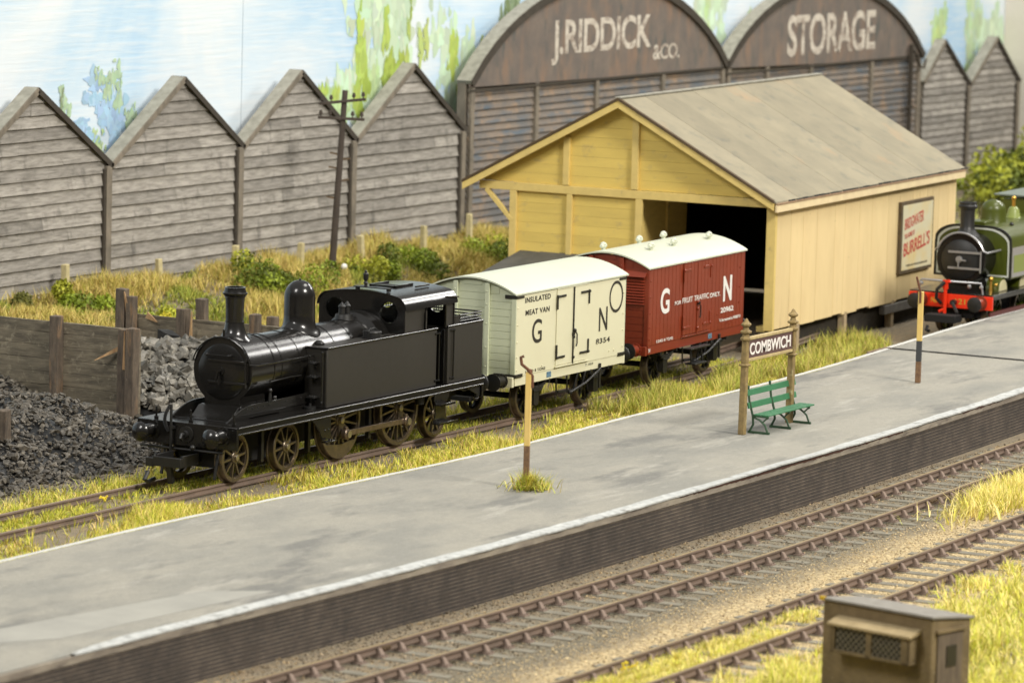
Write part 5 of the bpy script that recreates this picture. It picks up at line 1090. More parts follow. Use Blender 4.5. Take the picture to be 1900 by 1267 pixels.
ge(MB().prism(cabout(1.12, zt=3.34), 'x', 6.0, 8.2), 'cab', GREEN, bev=.01); ge(MB().box(5.9, 8.3, -1.1, 1.1, 3.45, 3.50), 'cab_roof', mat('grey_green_roof', (.16, .19, .16), rough=.5), bev=.01)
for x in (1.35, 2.95):
    mb = MB(); mb.prism([(x + .36 * math.cos(a), 1.25 + .36 * math.sin(a)) for a in np.linspace(0, PI, 14)], 'y', -.98, -.62); sp_ = ge(mb, 'splasher', GREEN, sm=50)
    mb = MB(); mb.prism([(x + .30 * math.cos(a), 1.26 + .30 * math.sin(a)) for a in np.linspace(0, PI, 14)], 'y', -.995, -.982); ge(mb, 'splasher_face', mat('cream_splasher_panel', (.55, .50, .30), rough=.5), par=sp_)
mb = MB(); mb.cyl((.9, -.8, 1.25), (.9, -.8, 1.55), .06, .03, n=10); mb.ball((.9, -.8, 1.6), .07); mb.ball((.9, -.95, 1.45), .05); ge(mb, 'lubricator', BRASS)
ge(MB().box(.2, 8.4, -.6, .6, .55, 1.2), 'frame_block', MATTBLK); ge(MB().box(.3, 8.3, -1.05, -1.0, .62, .74), 'frame_rail', MAROON)
for near in (True, False):
    y = -.70 if near else .70
    for cx in (1.35, 3.5, 5.9): wheel(GE, cx, y, .58, 12, near, mspoke=GREEN, tyre_m=STEEL)

# ---------------------------------------------------------------- coal stage
TIMB = mat('tarred_plank', (.25, .21, .145), (.125, .105, .075), rough=.92, scale=3, stretch=(1, .5, 3), lo=.38, hi=.64, bump=.02, bscale=12, bstretch=(1, .6, 7), attr=True, c3=(.33, .285, .20), s3=5, lo3=.56, hi3=.7, c4=(.30, .27, .21), s4=22, st4=(1, .25, 2), lo4=.64, hi4=.70)
TIMP = mat('rough_post_wood', (.15, .115, .082), (.065, .050, .038), rough=.92, scale=3, stretch=(2, 2, .6), lo=.35, hi=.65, bump=.02, bscale=10, bstretch=(3, 3, .8), c3=(.26, .16, .085), s3=2.4, st3=(2, 2, .5), lo3=.56, hi3=.72, c4=(.34, .29, .22), s4=18, lo4=.66, hi4=.72)
SPLIT = mat('fresh_split_wood', (.46, .30, .15), (.30, .17, .08), rough=.85, scale=5, stretch=(2, 2, .6))
def wonky(mb, p, r=.012):
    mb.v = [tuple(c + random.uniform(-r, r) for c in q) for q in mb.v]; return mb
def bunkerwall(label, x, y0, y1, zt, posts, seed):
    random.seed(seed); root = empty('coal_stage_wall', (x, (y0 + y1) / 2, -.2), 0, label, 'timber wall', 'coal stage walls'); M = Matrix.Translation(-root.location)
    def part(o): o.data.transform(M); o.parent = root; return o
    z = -.2
    while z < zt - .03:
        h = min(.31, zt - z); mb = MB(); mb.tone = float(random.uniform(.8, 1.15)); n = int((y1 - y0) / .8); P = []
        prevz = [z + random.uniform(-.006, .006) for _ in range(n + 1)]
        for k, (xx, zz) in enumerate(((x - .06, 0), (x - .06, h - .005), (x + .05, h - .005), (x + .05, 0))):
            for i in range(n + 1): P.append((xx + random.uniform(-.008, .008), y0 + (y1 - y0) * i / n, prevz[i] + zz + (random.uniform(-.012, .006) if zz and z + h > zt - .01 else 0)))
        m = n + 1; F = [(a * m + i, a * m + i + 1, ((a + 1) % 4) * m + i + 1, ((a + 1) % 4) * m + i) for a in range(4) for i in range(n)] + [(0, m, 2 * m, 3 * m), (n, m + n, 2 * m + n, 3 * m + n)]
        mb.add(P, F); part(mb.build('plank', TIMB, smooth=0, bevel=.01)); z += h
    for (y, ztp, dx, w_, m, tilt) in posts:
        mb = MB().box(x + dx - w_ / 2, x + dx + w_ / 2, y - w_ / 2, y + w_ / 2, -.3, ztp); wonky(mb, 0, .015)
        mb.v = [(a, b + tilt * c, c) for a, b, c in mb.v]
        part(mb.build('post', m, smooth=0, bevel=.02))
    return root
WA = bunkerwall('tarred plank wall between the two heaps, its end post standing nearest the black engine', 8.1, 6.62, 16.5, 1.93,
           [(6.72, 1.97, -.20, .25, TIMP, -.01), (6.98, 1.93, -.16, .22, TIMP, -.01), (8.85, 2.10, -.17, .24, TIMP, 0), (11.6, 2.05, -.17, .24, TIMP, 0), (14.4, 2.05, -.17, .24, TIMP, 0)], 5)
WB_ = bunkerwall('low tarred plank wall behind the big coal lumps and the engine chimney', 12.0, 3.9, 9.75, 1.74,
           [(9.62, 2.34, -.18, .26, TIMP, 0), (9.35, 2.18, -.20, .22, TIMP, 0), (7.86, 1.98, -.18, .26, TIMP, 0), (7.52, 2.22, .18, .24, TIMP, .02), (5.80, 2.02, -.18, .24, TIMP, .01), (5.55, 1.94, .17, .22, TIMP, 0)], 6)
def splinter(root, pts, w_, name='splinter'):
    mb = MB(); a, b = Vector(pts[0]), Vector(pts[1]); d = b - a; s_ = d.cross(Vector((1, 0, 0))).normalized() * w_
    mb.add([a - s_, a + s_, b + s_ * .15, b - s_ * .15, a - s_ + Vector((.05, 0, 0)), a + s_ + Vector((.05, 0, 0)), b + Vector((.03, 0, 0)), b - s_ * .1 + Vector((.03, 0, 0))], [(0, 1, 2, 3), (7, 6, 5, 4), (0, 4, 5, 1), (1, 5, 6, 2), (3, 7, 4, 0)])
    o = mb.build(name, SPLIT, root, smooth=0); o.data.transform(Matrix.Translation(-root.location)); return o
splinter(WB_, [(11.72, 9.38, 1.70), (11.66, 9.48, 2.28)], .07); splinter(WA, [(7.93, 7.12, 1.45), (7.7, 7.62, 1.16)], .05); splinter(WB_, [(11.68, 7.58, 1.0), (11.70, 7.56, 1.95)], .05); splinter(WB_, [(11.85, 8.95, 1.74), (11.8, 8.6, 1.60)], .08); splinter(WA, [(7.78, 6.86, 1.0), (7.76, 6.84, 1.90)], .035)
mb = MB().box(.18, .40, 4.78, 5.0, -.2, 1.06); tag(wonky(mb, 0, .02).build('stump_post', TIMP, smooth=0, bevel=.02), 'short rough timber post among the coal at the left edge of the photo', 'post')

COALM = mat('coal', (.092, .076, .054), (.048, .041, .031), rough=.55, scale=7, attr=True, bump=.012, bscale=22, spec=.6, c3=(.19, .17, .135), s3=11, lo3=.56, hi3=.70)
COALB = mat('coal_lumps', (.175, .160, .132), (.09, .082, .067), rough=.5, scale=5, attr=True, bump=.015, bscale=14, spec=.6, c3=(.32, .295, .24), s3=7, lo3=.56, hi3=.70)
# lump shapes
def lumps(name, pts, mat_, tone, label=None, kind=None, cat=None):
    base = []
    for k in range(8):
        bm = bmesh.new(); bmesh.ops.create_icosphere(bm, subdivisions=1, radius=1)
        for v in bm.verts: v.co *= random.uniform(.6, 1.2)
        for _ in range(4):
            d = Vector([random.gauss(0, 1) for _ in range(3)]).normalized(); t = random.uniform(.22, .5)
            for v in bm.verts:
                q = v.co.dot(d)
                if q > t: v.co -= d * (q - t)
        V = np.array([v.co[:] for v in bm.verts]); F = np.array([[v.index for v in f.verts] for f in bm.faces]); base.append((V, F)); bm.free()
    VV = []; FF = []; TT = []; off = 0
    for (x, y, z, r) in pts:
        V, F = base[rng.integers(8)]; a, b, c = rng.uniform(0, 6.28, 3); Rz = np.array([[math.cos(a), -math.sin(a), 0], [math.sin(a), math.cos(a), 0], [0, 0, 1]]); Rx = np.array([[1, 0, 0], [0, math.cos(b), -math.sin(b)], [0, math.sin(b), math.cos(b)]])
        P = (V * rng.uniform(.6, 1.45, 3)) @ (Rz @ Rx).T * r * np.array([1, 1, .8]) + (x, y, z); VV.append(P); FF.append(F + off); off += len(V); TT += [rng.uniform(*tone)] * len(F)
    me = bpy.data.meshes.new(name); me.from_pydata(np.concatenate(VV).tolist(), [], np.concatenate(FF).tolist())
    ca = me.color_attributes.new("Col", 'FLOAT_COLOR', 'CORNER'); t = np.repeat(np.array(TT), 3); ca.data.foreach_set('color', np.stack([t, t, t, np.ones_like(t)], 1).ravel())
    o = link(name, me, mat_, None, 0); return tag(o, label, cat, None, kind)
def heap(x, y):
    x = np.asarray(x, float); y = np.asarray(y, float)
    h = smoothstep(2.3, 6.6, y + .10 * (x - 0) * (x < 0)) * (.80 + .35 * (1 - smoothstep(-3, 5, x))) * (1 - .92 * smoothstep(4.6, 7.6, x - .35 * (y - 6.8)) * (1 - smoothstep(8.2, 11, y)))
    h = h - .5 * smoothstep(8.5, 12, y) * (1 - smoothstep(1, 6, x)) * 0
    return -.20 + h * .98 + .10 * np.sin(x * 1.7 + y * .8) * smoothstep(3, 5, y) * .7 + .06 * np.sin(x * 3.9 - y * 2.7) * smoothstep(2.6, 4, y)
def heap2(x, y):
    x = np.asarray(x, float); y = np.asarray(y, float)
    return -.2 + 1.28 * smoothstep(7.2, 11.3, x + .15 * (y - 6)) * smoothstep(2.9, 5.0, y) + .12 * np.sin(x * 2.3 + y * 1.9)
grid('coal_heap_base', np.arange(-9, 8.02, .2), np.arange(2.3, 15, .25), lambda X, Y: heap(X, Y) - .03, COALM); tag(bpy.data.objects['coal_heap_base'], kind='structure', ); bpy.data.objects['coal_heap_base'].name = 'terrain'
N = 15000; xs_ = rng.uniform(-8, 8.0, N); ys_ = 2.15 + 9.5 * rng.uniform(0, 1, N) ** 1.25; zs_ = heap(xs_, ys_); keep = (xs_ < 8.0); r_ = .030 + .085 * rng.uniform(0, 1, N) ** 2.2
big = rng.uniform(0, 1, N) < .012; r_[big] = rng.uniform(.11, .19, big.sum()); keep &= rng.uniform(0, 1, N) < smoothstep(2.0, 3.0, ys_ + .15 * np.sin(xs_ * 2.3) + .1 * np.sin(xs_ * 5.1))
lumps('coal', np.stack([xs_, ys_, zs_ + r_ * .25, r_], 1)[keep], COALM, (.55, 1.45), kind='stuff')
grid('terrain', np.arange(8.17, 11.94, .2), np.arange(2.6, 9.6, .25), lambda X, Y: heap2(X, Y) - .05, COALM); tag(bpy.data.objects['terrain.001'], kind='structure')
N = 2600; xs_ = rng.uniform(8.3, 11.8, N); ys_ = rng.uniform(3.0, 9.4, N); r_ = .08 + .19 * rng.uniform(0, 1, N) ** 1.7
lumps('coal', np.stack([xs_, ys_, heap2(xs_, ys_) + r_ * .3, r_], 1), COALB, (.6, 1.5), kind='stuff')
lumps('coal_lump', [(11.45, 8.0, 1.34, .34)], mat('black_coal_lump', (.012, .012, .012), (.03, .03, .028), rough=.4, scale=3, attr=True), (.9, 1), label='largest pure black coal lump lying on top of the coal against the low plank wall', cat='coal lump')
# cinders scattered along the siding edge
N = 5000; xs_ = rng.uniform(-14, 12, N); ys_ = rng.uniform(1.5, 3.4, N); r_ = rng.uniform(.012, .035, N)
lumps('cinders', np.stack([xs_, ys_, ground_z(xs_, ys_) + r_ * .3, r_], 1), mat('cinder_grit', (.13, .12, .10), (.06, .055, .05), rough=.9, scale=9, attr=True), (.5, 1.6), kind='stuff')
# ballast chippings between and around the front tracks
N = 42000; xs_ = rng.uniform(-19, 24, N); ys_ = rng.uniform(-18.2, -10.5, N); r_ = rng.uniform(.012, .032, N)
cy = np.interp(xs_, np.linspace(-30, 48, 200), [T1(x) for x in np.linspace(-30, 48, 200)]); cy2 = np.interp(xs_, np.linspace(-30, 48, 200), [T2(x) for x in np.linspace(-30, 48, 200)])
yy_ = ys_ - .04 * xs_; sand = smoothstep(-13.6, -14.4, yy_)
BALL = mat('ballast_chippings', (.34, .27, .18), (.20, .165, .12), rough=.95, scale=7, attr=True, c3=(.46, .34, .19), s3=1.2, lo3=.50, hi3=.62)
sel = (ys_ > cy - 1.3) & (rng.uniform(0, 1, N) < .95); lumps('ballast', np.stack([xs_, ys_, np.full(N, -.402) + r_ * .3, r_], 1)[sel], BALL, (.35, 1.35), kind='stuff')
sel = (ys_ <= cy - 1.3); BALS = mat('sandy_chippings', (.62, .50, .30), (.42, .32, .18), rough=.95, scale=7, attr=True)
lumps('ballast', np.stack([xs_, ys_, np.full(N, -.402) + r_ * .25, r_ * .9], 1)[sel], BALS, (.5, 1.4), kind='stuff')

# ---------------------------------------------------------------- vegetation
GRASSM = bpy.data.materials.new('grass_blades'); GRASSM.use_nodes = True
_nt = GRASSM.node_tree; _B = _nt.nodes["Principled BSDF"]; _a = _nt.nodes.new('ShaderNodeVertexColor'); _a.layer_name = 'Col'; _nt.links.new(_a.outputs[0], _B.inputs['Base Color']); _B.inputs['Roughness'].default_value = .7; _B.inputs['Specular IOR Level'].default_value = .25
_B.inputs['Transmission Weight'].default_value = 0
def blades(name, P, Lr, wr, lean, pal, weights, zoff=0, hscale=None, curl=.5):
    P = np.repeat(P, 2, axis=0); hscale = None if hscale is None else np.repeat(hscale, 2); wr = (wr[0] * .62, wr[1] * .62)
    n = len(P); cell = .34; g = np.floor(P[:, :2] / cell); hh = np.stack([np.sin(g[:, 0] * 12.9898 + g[:, 1] * 78.233) * 43758.5453, np.sin(g[:, 0] * 39.346 + g[:, 1] * 11.135) * 24634.6345], 1) % 1
    cen = (g + .2 + .6 * hh) * cell; dv = P[:, :2] - cen; P = P.copy(); P[:, :2] = cen + dv * .62; rad = np.hypot(dv[:, 0], dv[:, 1]) / (cell * .6)
    L_ = rng.uniform(*Lr, n); L_ = L_ if hscale is None else L_ * hscale; W_ = rng.uniform(*wr, n); a = np.arctan2(dv[:, 1], dv[:, 0]) + rng.normal(0, .7, n); ln = np.abs(rng.normal(0, lean, n)) * .75 + rad * .5 * lean / .45; ln = np.clip(ln, 0, 1.4)
    dx, dy = np.cos(a), np.sin(a); sx, sy = -np.sin(a + rng.uniform(-1, 1, n)), np.cos(a + rng.uniform(-1, 1, n))
    t1 = ln * (1 - curl * .5); t2 = np.clip(ln * (1 + curl), 0, 1.6); B0 = P; m = L_ * .5
    M1 = B0 + np.stack([dx * np.sin(t1) * m, dy * np.sin(t1) * m, np.cos(t1) * m], 1); T_ = M1 + np.stack([dx * np.sin(t2) * m, dy * np.sin(t2) * m, np.cos(t2) * m], 1)
    S = np.stack([sx * W_ / 2, sy * W_ / 2, np.zeros(n)], 1); V = np.stack([B0 - S, B0 + S, M1 + S * .8, M1 - S * .8, T_], 1).reshape(-1, 3); V[:, 2] += zoff
    i = np.arange(n) * 5; lp_ = np.stack([i, i + 1, i + 2, i + 3, i + 3, i + 2, i + 4], 1).ravel(); 
    me = bpy.data.meshes.new(name); me.vertices.add(len(V)); me.vertices.foreach_set('co', V.ravel()); me.loops.add(len(lp_)); me.loops.foreach_set('vertex_index', lp_.astype(np.int32))
    me.polygons.add(2 * n); ls = np.stack([np.arange(n) * 7, np.arange(n) * 7 + 4], 1).ravel(); me.polygons.foreach_set('loop_start', ls.astype(np.int32)); me.polygons.foreach_set('loop_total', np.tile([4, 3], n).astype(np.int32)); me.update(calc_edges=True)
    pal = np.array(pal); c = pal[rng.choice(len(pal), n, p=np.array(weights) / sum(weights))] * rng.uniform(.75, 1.25, (n, 1)); ca = me.color_attributes.new("Col", 'FLOAT_COLOR', 'CORNER')
    c4 = np.concatenate([c, np.ones((n, 1))], 1); ca.data.foreach_set('color', np.repeat(c4, 7, 0).ravel().astype(np.float32))
    o = link(name, me, GRASSM, None, 0); o['kind'] = 'stuff'; return o
def clump_noise(x, y, f=1.0):
    return (np.sin(x * 1.3 * f + 1.7 * np.sin(y * 1.9 * f)) + np.sin(y * 2.3 * f + 1.3 * np.sin(x * .9 * f)) + .8 * np.sin(x * 3.1 * f - y * 2.2 * f)) / 2.8
SUN = [(.66, .60, .08), (.46, .50, .045), (.76, .64, .19), (.28, .34, .03), (.76, .56, .20), (.50, .33, .09)]
def scatter(N, x0, x1, ylo, yhi, dens=None):
    x = rng.uniform(x0, x1, N); u = rng.uniform(0, 1, N); xx = np.linspace(x0, x1, 120); lo = np.interp(x, xx, [ylo(q) for q in xx]); hi = np.interp(x, xx, [yhi(q) for q in xx]); y = lo + (hi - lo) * u
    k = np.ones(N, bool) if dens is None else rng.uniform(0, 1, N) < dens(x, y, u)
    return x[k], y[k], u[k]
# 1: between siding and platform
x, y, u = scatter(80000, -17, 30, lambda q: BACK(q) + .22, lambda q: SID(q) - .80, lambda x, y, u: np.clip(.66 + .8 * clump_noise(x, y, .8) - .25 * (u > .8) - .5 * (x > 13) * (u < .35) , .04, 1) * np.where(u < .12, .35, 1))
hs = np.clip(.75 + .5 * clump_noise(x, y, .6), .35, 1.3) * np.where(x < -3, 1.15, .95)
blades('grass', np.stack([x, y, ground_z(x, y)], 1), (.16, .42), (.016, .032), .42, SUN, [4, 3, 2.4, 1.2, 1.6, .8], hscale=hs)
# 2: between the rails, and behind the far rail
x, y, u = scatter(26000, -17, 27, lambda q: SID(q) - .56, lambda q: SID(q) + .55, lambda x, y, u: np.clip(.5 + .6 * clump_noise(x, y, .9), .05, 1) * np.where(x > 11, .7, 1))
blades('grass', np.stack([x, y, ground_z(x, y)], 1), (.09, .22), (.014, .026), .5, SUN, [4, 4, 1.5, 2.5, .6, .4])
x, y, u = scatter(30000, -17, 26, lambda q: SID(q) + .78, lambda q: SID(q) + 2.3, lambda x, y, u: np.clip(.62 + .5 * clump_noise(x, y, .9) - 1.0 * (u - .3) * (u > .3), .02, 1))
blades('grass', np.stack([x, y, ground_z(x, y)], 1), (.12, .34), (.015, .028), .5, SUN, [4, 3, 2, 1.8, 1.2, .6])
# clump at far right of strip, around the shed stilts
x, y, u = scatter(14000, 16, 34, lambda q: SID(q) - 2.9, lambda q: SID(q) - .95, lambda x, y, u: np.clip(.35 + .9 * clump_noise(x, y, 1.1), 0, 1))
blades('grass', np.stack([x, y, ground_z(x, y)], 1), (.2, .62), (.02, .036), .38, [(.42, .44, .07), (.58, .51, .12), (.28, .33, .045), (.48, .37, .13)], [3, 3, 2, 2])
# 3: tall dry grass on the bank
BANK = [(.56, .45, .12), (.40, .36, .07), (.64, .51, .18), (.24, .24, .035), (.48, .33, .11), (.66, .53, .15)]
x, y, u = scatter(120000, 9, 64, lambda q: 10.4, lambda q: 16.75, lambda x, y, u: np.clip(.66 + .5 * clump_noise(x, y, .55) - .25 * (u < .1), .1, 1) * np.where((x > 40) & (y < 11), .3, 1))
x, y = x + 0, y + 0; s_ = (clump_noise(x + 4, y + 2, .5) > -.25)
hs = np.clip(.85 + .5 * clump_noise(x, y, .7), .4, 1.4)
k = s_; blades('bank_grass', np.stack([x, y, ground_z(x, y)], 1)[k], (.28, .62), (.022, .045), .42, BANK, [4, 2.5, 3, 1, 2, 1.6], hscale=hs[k])
k = ~s_; blades('bank_grass', np.stack([x, y, ground_z(x, y)], 1)[k], (.18, .42), (.024, .045), .5, [(.24, .29, .035), (.36, .37, .055), (.46, .41, .09), (.15, .19, .02)], [3, 3, 2, 2], hscale=hs[k])
x, y, u = scatter(26000, 46, 86, lambda q: 1.5, lambda q: 13, lambda x, y, u: np.clip(.55 + .7 * clump_noise(x, y, .5), .1, 1))
blades('bank_grass', np.stack([x, y, ground_z(x, y)], 1), (.2, .5), (.04, .08), .5, [(.50, .55, .11), (.42, .45, .12), (.56, .52, .24), (.28, .35, .07), (.42, .30, .18)], [3, 3, 2, 1.5, .8])
# 4: bright grass in the right foreground and at the bottom
FG = [(.70, .65, .11), (.56, .60, .065), (.82, .70, .25), (.42, .48, .045), (.88, .74, .32)]
x, y, u = scatter(90000, -15, 14, lambda q: -27, lambda q: -17.95 + .02 * q, lambda x, y, u: np.clip(.7 + .4 * clump_noise(x, y, .8), .2, 1))
blades('grass', np.stack([x, y, ground_z(x, y)], 1), (.20, .46), (.016, .034), .5, FG, [4, 3, 3, 1.2, 2], hscale=np.clip(.85 + .4 * clump_noise(x, y, .8), .4, 1.3))
x, y, u = scatter(16000, -14, -3.0, lambda q: T2(q) - .56, lambda q: T2(q) + .56, lambda x, y, u: np.clip(1.0 - (x + 12.5) / 10 + .5 * clump_noise(x, y, 1.2), 0, .9) * np.where(u > .85, .3, 1))
blades('grass', np.stack([x, y, ground_z(x, y)], 1), (.10, .26), (.014, .026), .5, FG, [4, 1.5, 4, .6, 2])
x, y, u = scatter(9000, -14, 12, lambda q: T2(q) - 1.5, lambda q: T2(q) - .8, lambda x, y, u: np.clip(.7 - u + .9 * clump_noise(x, y, 1.1), 0, 1))
blades('grass', np.stack([x, y, ground_z(x, y)], 1), (.12, .34), (.016, .03), .5, FG, [4, 2, 4, .8, 2])
# 5: tuft at the right edge between the main tracks
x = rng.normal(11.4, 1.5, 3600); y = -13.85 + rng.normal(0, .30, 3600) + .09 * (x - 11)
blades('grass', np.stack([x, y, ground_z(x, y)], 1), (.25, .55), (.018, .034), .45, FG, [3, 1, 4, .4, 4])
# 6: tuft round the foot of the near yellow post
r = np.abs(rng.normal(0, .20, 520)); a = rng.uniform(0, 2 * PI, 520); x = .36 + r * np.cos(a) * 1.1; y = -7.96 + r * np.sin(a)
o = blades('grass_tuft', np.stack([x, y, np.full(520, ZP)], 1), (.22, .55), (.014, .024), .62, SUN, [3, 4, 3, 3, 1.5, .8]); del o['kind']; tag(o, 'small yellow green grass tuft growing round the foot of the near yellow post', 'grass tuft')

LEAFM = bpy.data.materials.new('leaves'); LEAFM.use_nodes = True
_nt = LEAFM.node_tree; _B = _nt.nodes["Principled BSDF"]; _a = _nt.nodes.new('ShaderNodeVertexColor'); _a.layer_name = 'Col'; _nt.links.new(_a.outputs[0], _B.inputs['Base Color']); _B.inputs['Roughness'].default_value = .6; _B.inputs['Specular IOR Level'].default_value = .3
def bush(label, c, rad, n, size, pal, group=None, seed=0, name='bush', cat='bush'):
    g = np.random.default_rng(seed + 50); k = max(4, int(rad[0] * rad[1] * 6)); cen = np.array(c) + g.normal(0, .42, (k, 3)) * np.array(rad); cen[:, 2] = np.abs(cen[:, 2] - c[2]) + c[2]
    pick = g.integers(0, k, n); d = g.normal(0, 1, (n, 3)); d /= np.linalg.norm(d, axis=1)[:, None]; rr = (.22 + .25 * g.uniform(0, 1, k)) * min(rad[0], rad[2] * 1.6)
    P = cen[pick] + d * (rr[pick] * g.uniform(.7, 1.1, n))[:, None]; P[:, 2] = np.maximum(P[:, 2], c[2] - .1)
    u = g.normal(0, 1, (n, 3)); u /= np.linalg.norm(u, axis=1)[:, None]; v = np.cross(u, d + g.normal(0, .5, (n, 3))); v /= np.linalg.norm(v, axis=1)[:, None]; s_ = g.uniform(.5, 1.2, n)[:, None] * size
    V = np.stack([P - u * s_, P + v * s_ * .6, P + u * s_, P - v * s_ * .6], 1).reshape(-1, 3); F = (np.arange(n) * 4)[:, None] + np.arange(4)
    me = bpy.data.meshes.new(name); me.from_pydata(V.tolist(), [], F.tolist()); pal = np.array(pal); cc = pal[g.integers(0, len(pal), k)][pick] * g.uniform(.7, 1.35, (n, 1)); ca = me.color_attributes.new("Col", 'FLOAT_COLOR', 'CORNER'); ca.data.foreach_set('color', np.repeat(np.concatenate([cc, np.ones((n, 1))], 1), 4, 0).ravel().astype(np.float32))
    return tag(link(name, me, LEAFM, None, 0), label, cat, group)
G1 = [(.15, .20, .015), (.24, .30, .025), (.33, .34, .03), (.10, .13, .012)]; G2 = [(.09, .10, .02), (.14, .14, .03), (.18, .17, .04)]; G3 = [(.28, .34, .03), (.42, .43, .04), (.50, .43, .03), (.18, .23, .02)]
bush('dark olive bush at the left edge of the photo below the first timber shed', (16.0, 16.0, .6), (1.0, .8, 1.0), 4200, .055, G2, seed=1)
bush('mid green bush beside the dark olive bush at the left edge', (17.8, 15.3, .5), (1.5, .8, .68), 4600, .06, G1, seed=2)
bush('low yellow green bush growing above the plank wall between its two visible posts', (18.9, 13.3, .3), (2.3, 1.0, .5), 5200, .06, G3 + G1 + G1, seed=3)
bush('green ivy clump in the dry grass between the engine chimney and dome', (27.0, 14.4, .6), (2.6, 1.2, .75), 6000, .06, G1, seed=4)
bush('small green clump on the bank just above the black engine cab', (32.4, 14.3, .65), (2.0, 1.0, .62), 4200, .06, G1, seed=5)
bush('green clump at the end of the grassy bank beside the yellow gable', (37.6, 13.8, .5), (2.2, 1.2, .7), 4600, .06, G1 + G3, seed=6)
bush('thick mid green hedge at the right edge under the last timber shed', (74.5, 11.6, .7), (6.5, 2.2, 1.15), 15000, .13, [(.12, .15, .015), (.20, .24, .02), (.30, .32, .03), (.07, .09, .012)], seed=7, name='hedge', cat='hedge')
bush('low yellow green shrub behind the green engine chimney', (60.5, 6.2, .15), (2.2, .9, .8), 2600, .10, [(.38, .42, .06), (.30, .36, .05), (.22, .28, .04)], seed=8)
# yellow flowers as small heads
def flowers(label, pts, n, seed):
    g = np.random.default_rng(seed); mb = MB()
    for (x, y, z) in pts:
        for _ in range(n):
            p = (x + g.normal(0, .07), y + g.normal(0, .07), z + g.normal(0, .03)); mb.ball(p, .024, 6, 4)
    return tag(mb.build('yellow_flower', mat('yellow_petals', (.75, .58, .02), rough=.6), smooth=0), label, 'flower')
flowers('small yellow flower cluster between the siding rails in front of the engine', [(-2.9, .1, .02)], 12, 1)
flowers('yellow flower cluster in the grass beside the platform at the left', [(-8.2, -3.7, .0)], 12, 2)
flowers('yellow flower cluster in the grass beside the white van', [(7.9, -3.3, .0)], 10, 3)
flowers('yellow flower cluster between the nearest rails at the bottom of the photo', [(-11.0, -16.1, -.2)], 14, 4)
tag(MB().ball((30.3, 14.5, 1.02), .09, 10, 6).build('puffball', mat('white_puff', (.8, .8, .74), rough=.8), smooth=60), 'small round white ball in the grass at the foot of the telegraph pole', 'white ball')

# ---------------------------------------------------------------- fence stakes on the bank
STK = mat('bleached_stake', (.58, .50, .27), (.44, .38, .21), rough=.9, scale=8)
STL = ['short bleached stake behind the plank wall at the left, before the first shed', 'short bleached stake before the foot of the second timber shed, left half', 'short bleached stake before the second timber shed, near its right post',
       'short bleached stake before the third timber shed, above the engine dome', 'short bleached stake standing just right of the telegraph pole foot', 'short bleached stake at the middle of the fourth timber shed', 'thin bleached stake at the corner of the first arched store']
for (x, y, h), lb in zip([(19.2, 16.4, .85), (23.4, 16.2, .80), (27.2, 16.2, .78), (30.2, 15.9, .80), (33.1, 15.6, .80), (36.5, 15.5, .80), (40.0, 15.9, .95)], STL):
    z = float(ground_z(x, y)); o = wonky(MB().box(-.085, .085, -.085, .085, -.1, h), 0, .018).build('stake', STK, smooth=0, bevel=.02); o.location = (x, y, z); o.rotation_euler = (random.uniform(-.06, .06), random.uniform(-.06, .06), random.uniform(-.3, .3)); tag(o, lb, 'stake', 'fence stakes on the bank')

# ---------------------------------------------------------------- telegraph pole
TP = empty('telegraph_pole', (30.13, 14.81, .85), 0, 'leaning dark telegraph pole with two crossarms before the timber sheds', 'telegraph pole')
TPM = mat('creosoted_pole', (.050, .038, .030), (.075, .058, .045), rough=.85, scale=5, stretch=(1, 1, .3))
top = Vector((.13, -.24, 5.17)); MB().cyl((0, 0, -.1), top, .105, .078, n=14).build('pole', TPM, TP)
ad = Vector((.48, -.877, 0))
for k, (zz, tl) in enumerate(((4.86, .10), (4.38, -.02))):
    c = top * (zz / 5.17) + Vector((-.1, 0, 0)); arm = MB().beam(c - ad * .66 + Vector((0, 0, -tl * .8)), c + ad * .66 + Vector((0, 0, tl * .8)), .08, .08).build('crossarm', TPM, TP, bevel=.01)
    for q in (-.58, -.32, .32, .58):
        p = c + ad * q + Vector((0, 0, tl * q * 1.2)); MB().lathe(p, (0, 0, 1), [(0, .018), (.09, .018), (.09, .05), (.13, .055), (.17, .04), (.2, .045), (.22, .001)], 10).build('insulator', TPM, arm)
for z, s in ((3.35, -1), (2.95, -1), (2.6, 1), (2.1, -1), (3.2, 1)):
    c = top * (z / 5.17); MB().beam(c, c + ad * .3 * s + Vector((0, 0, .05)), .04, .05).build('pole_step', mat_fish, TP)

# ---------------------------------------------------------------- platform furniture
PY = mat('yellow_post_paint', (.72, .53, .18), (.66, .46, .14), rough=.6, scale=5, stretch=(1, 1, .5), c3=(.42, .28, .10), s3=6, lo3=.64, hi3=.74); PBR = mat('brown_post_paint', (.22, .125, .06), (.12, .07, .04), rough=.8, scale=10); PGR = mat('dark_grey_post_paint', (.045, .048, .05), rough=.7); RUSTH = mat('rusty_hook', (.16, .06, .03), (.09, .04, .02), rough=.8, scale=14)
P1 = empty('lamp_post', (.46, -7.82, ZP), .35, 'yellow and brown wooden post with a rusty hook, grass growing at its foot', 'post')
M_ = lambda o, t: (setattr(o, 'location', t), o)[1]
MB().box(-.058, .058, -.058, .058, .86, 2.36).build('upper_post', PY, P1, smooth=0, bevel=.012); MB().box(-.058, .058, -.058, .058, 0, .858).build('lower_post', PBR, P1, smooth=0, bevel=.012)
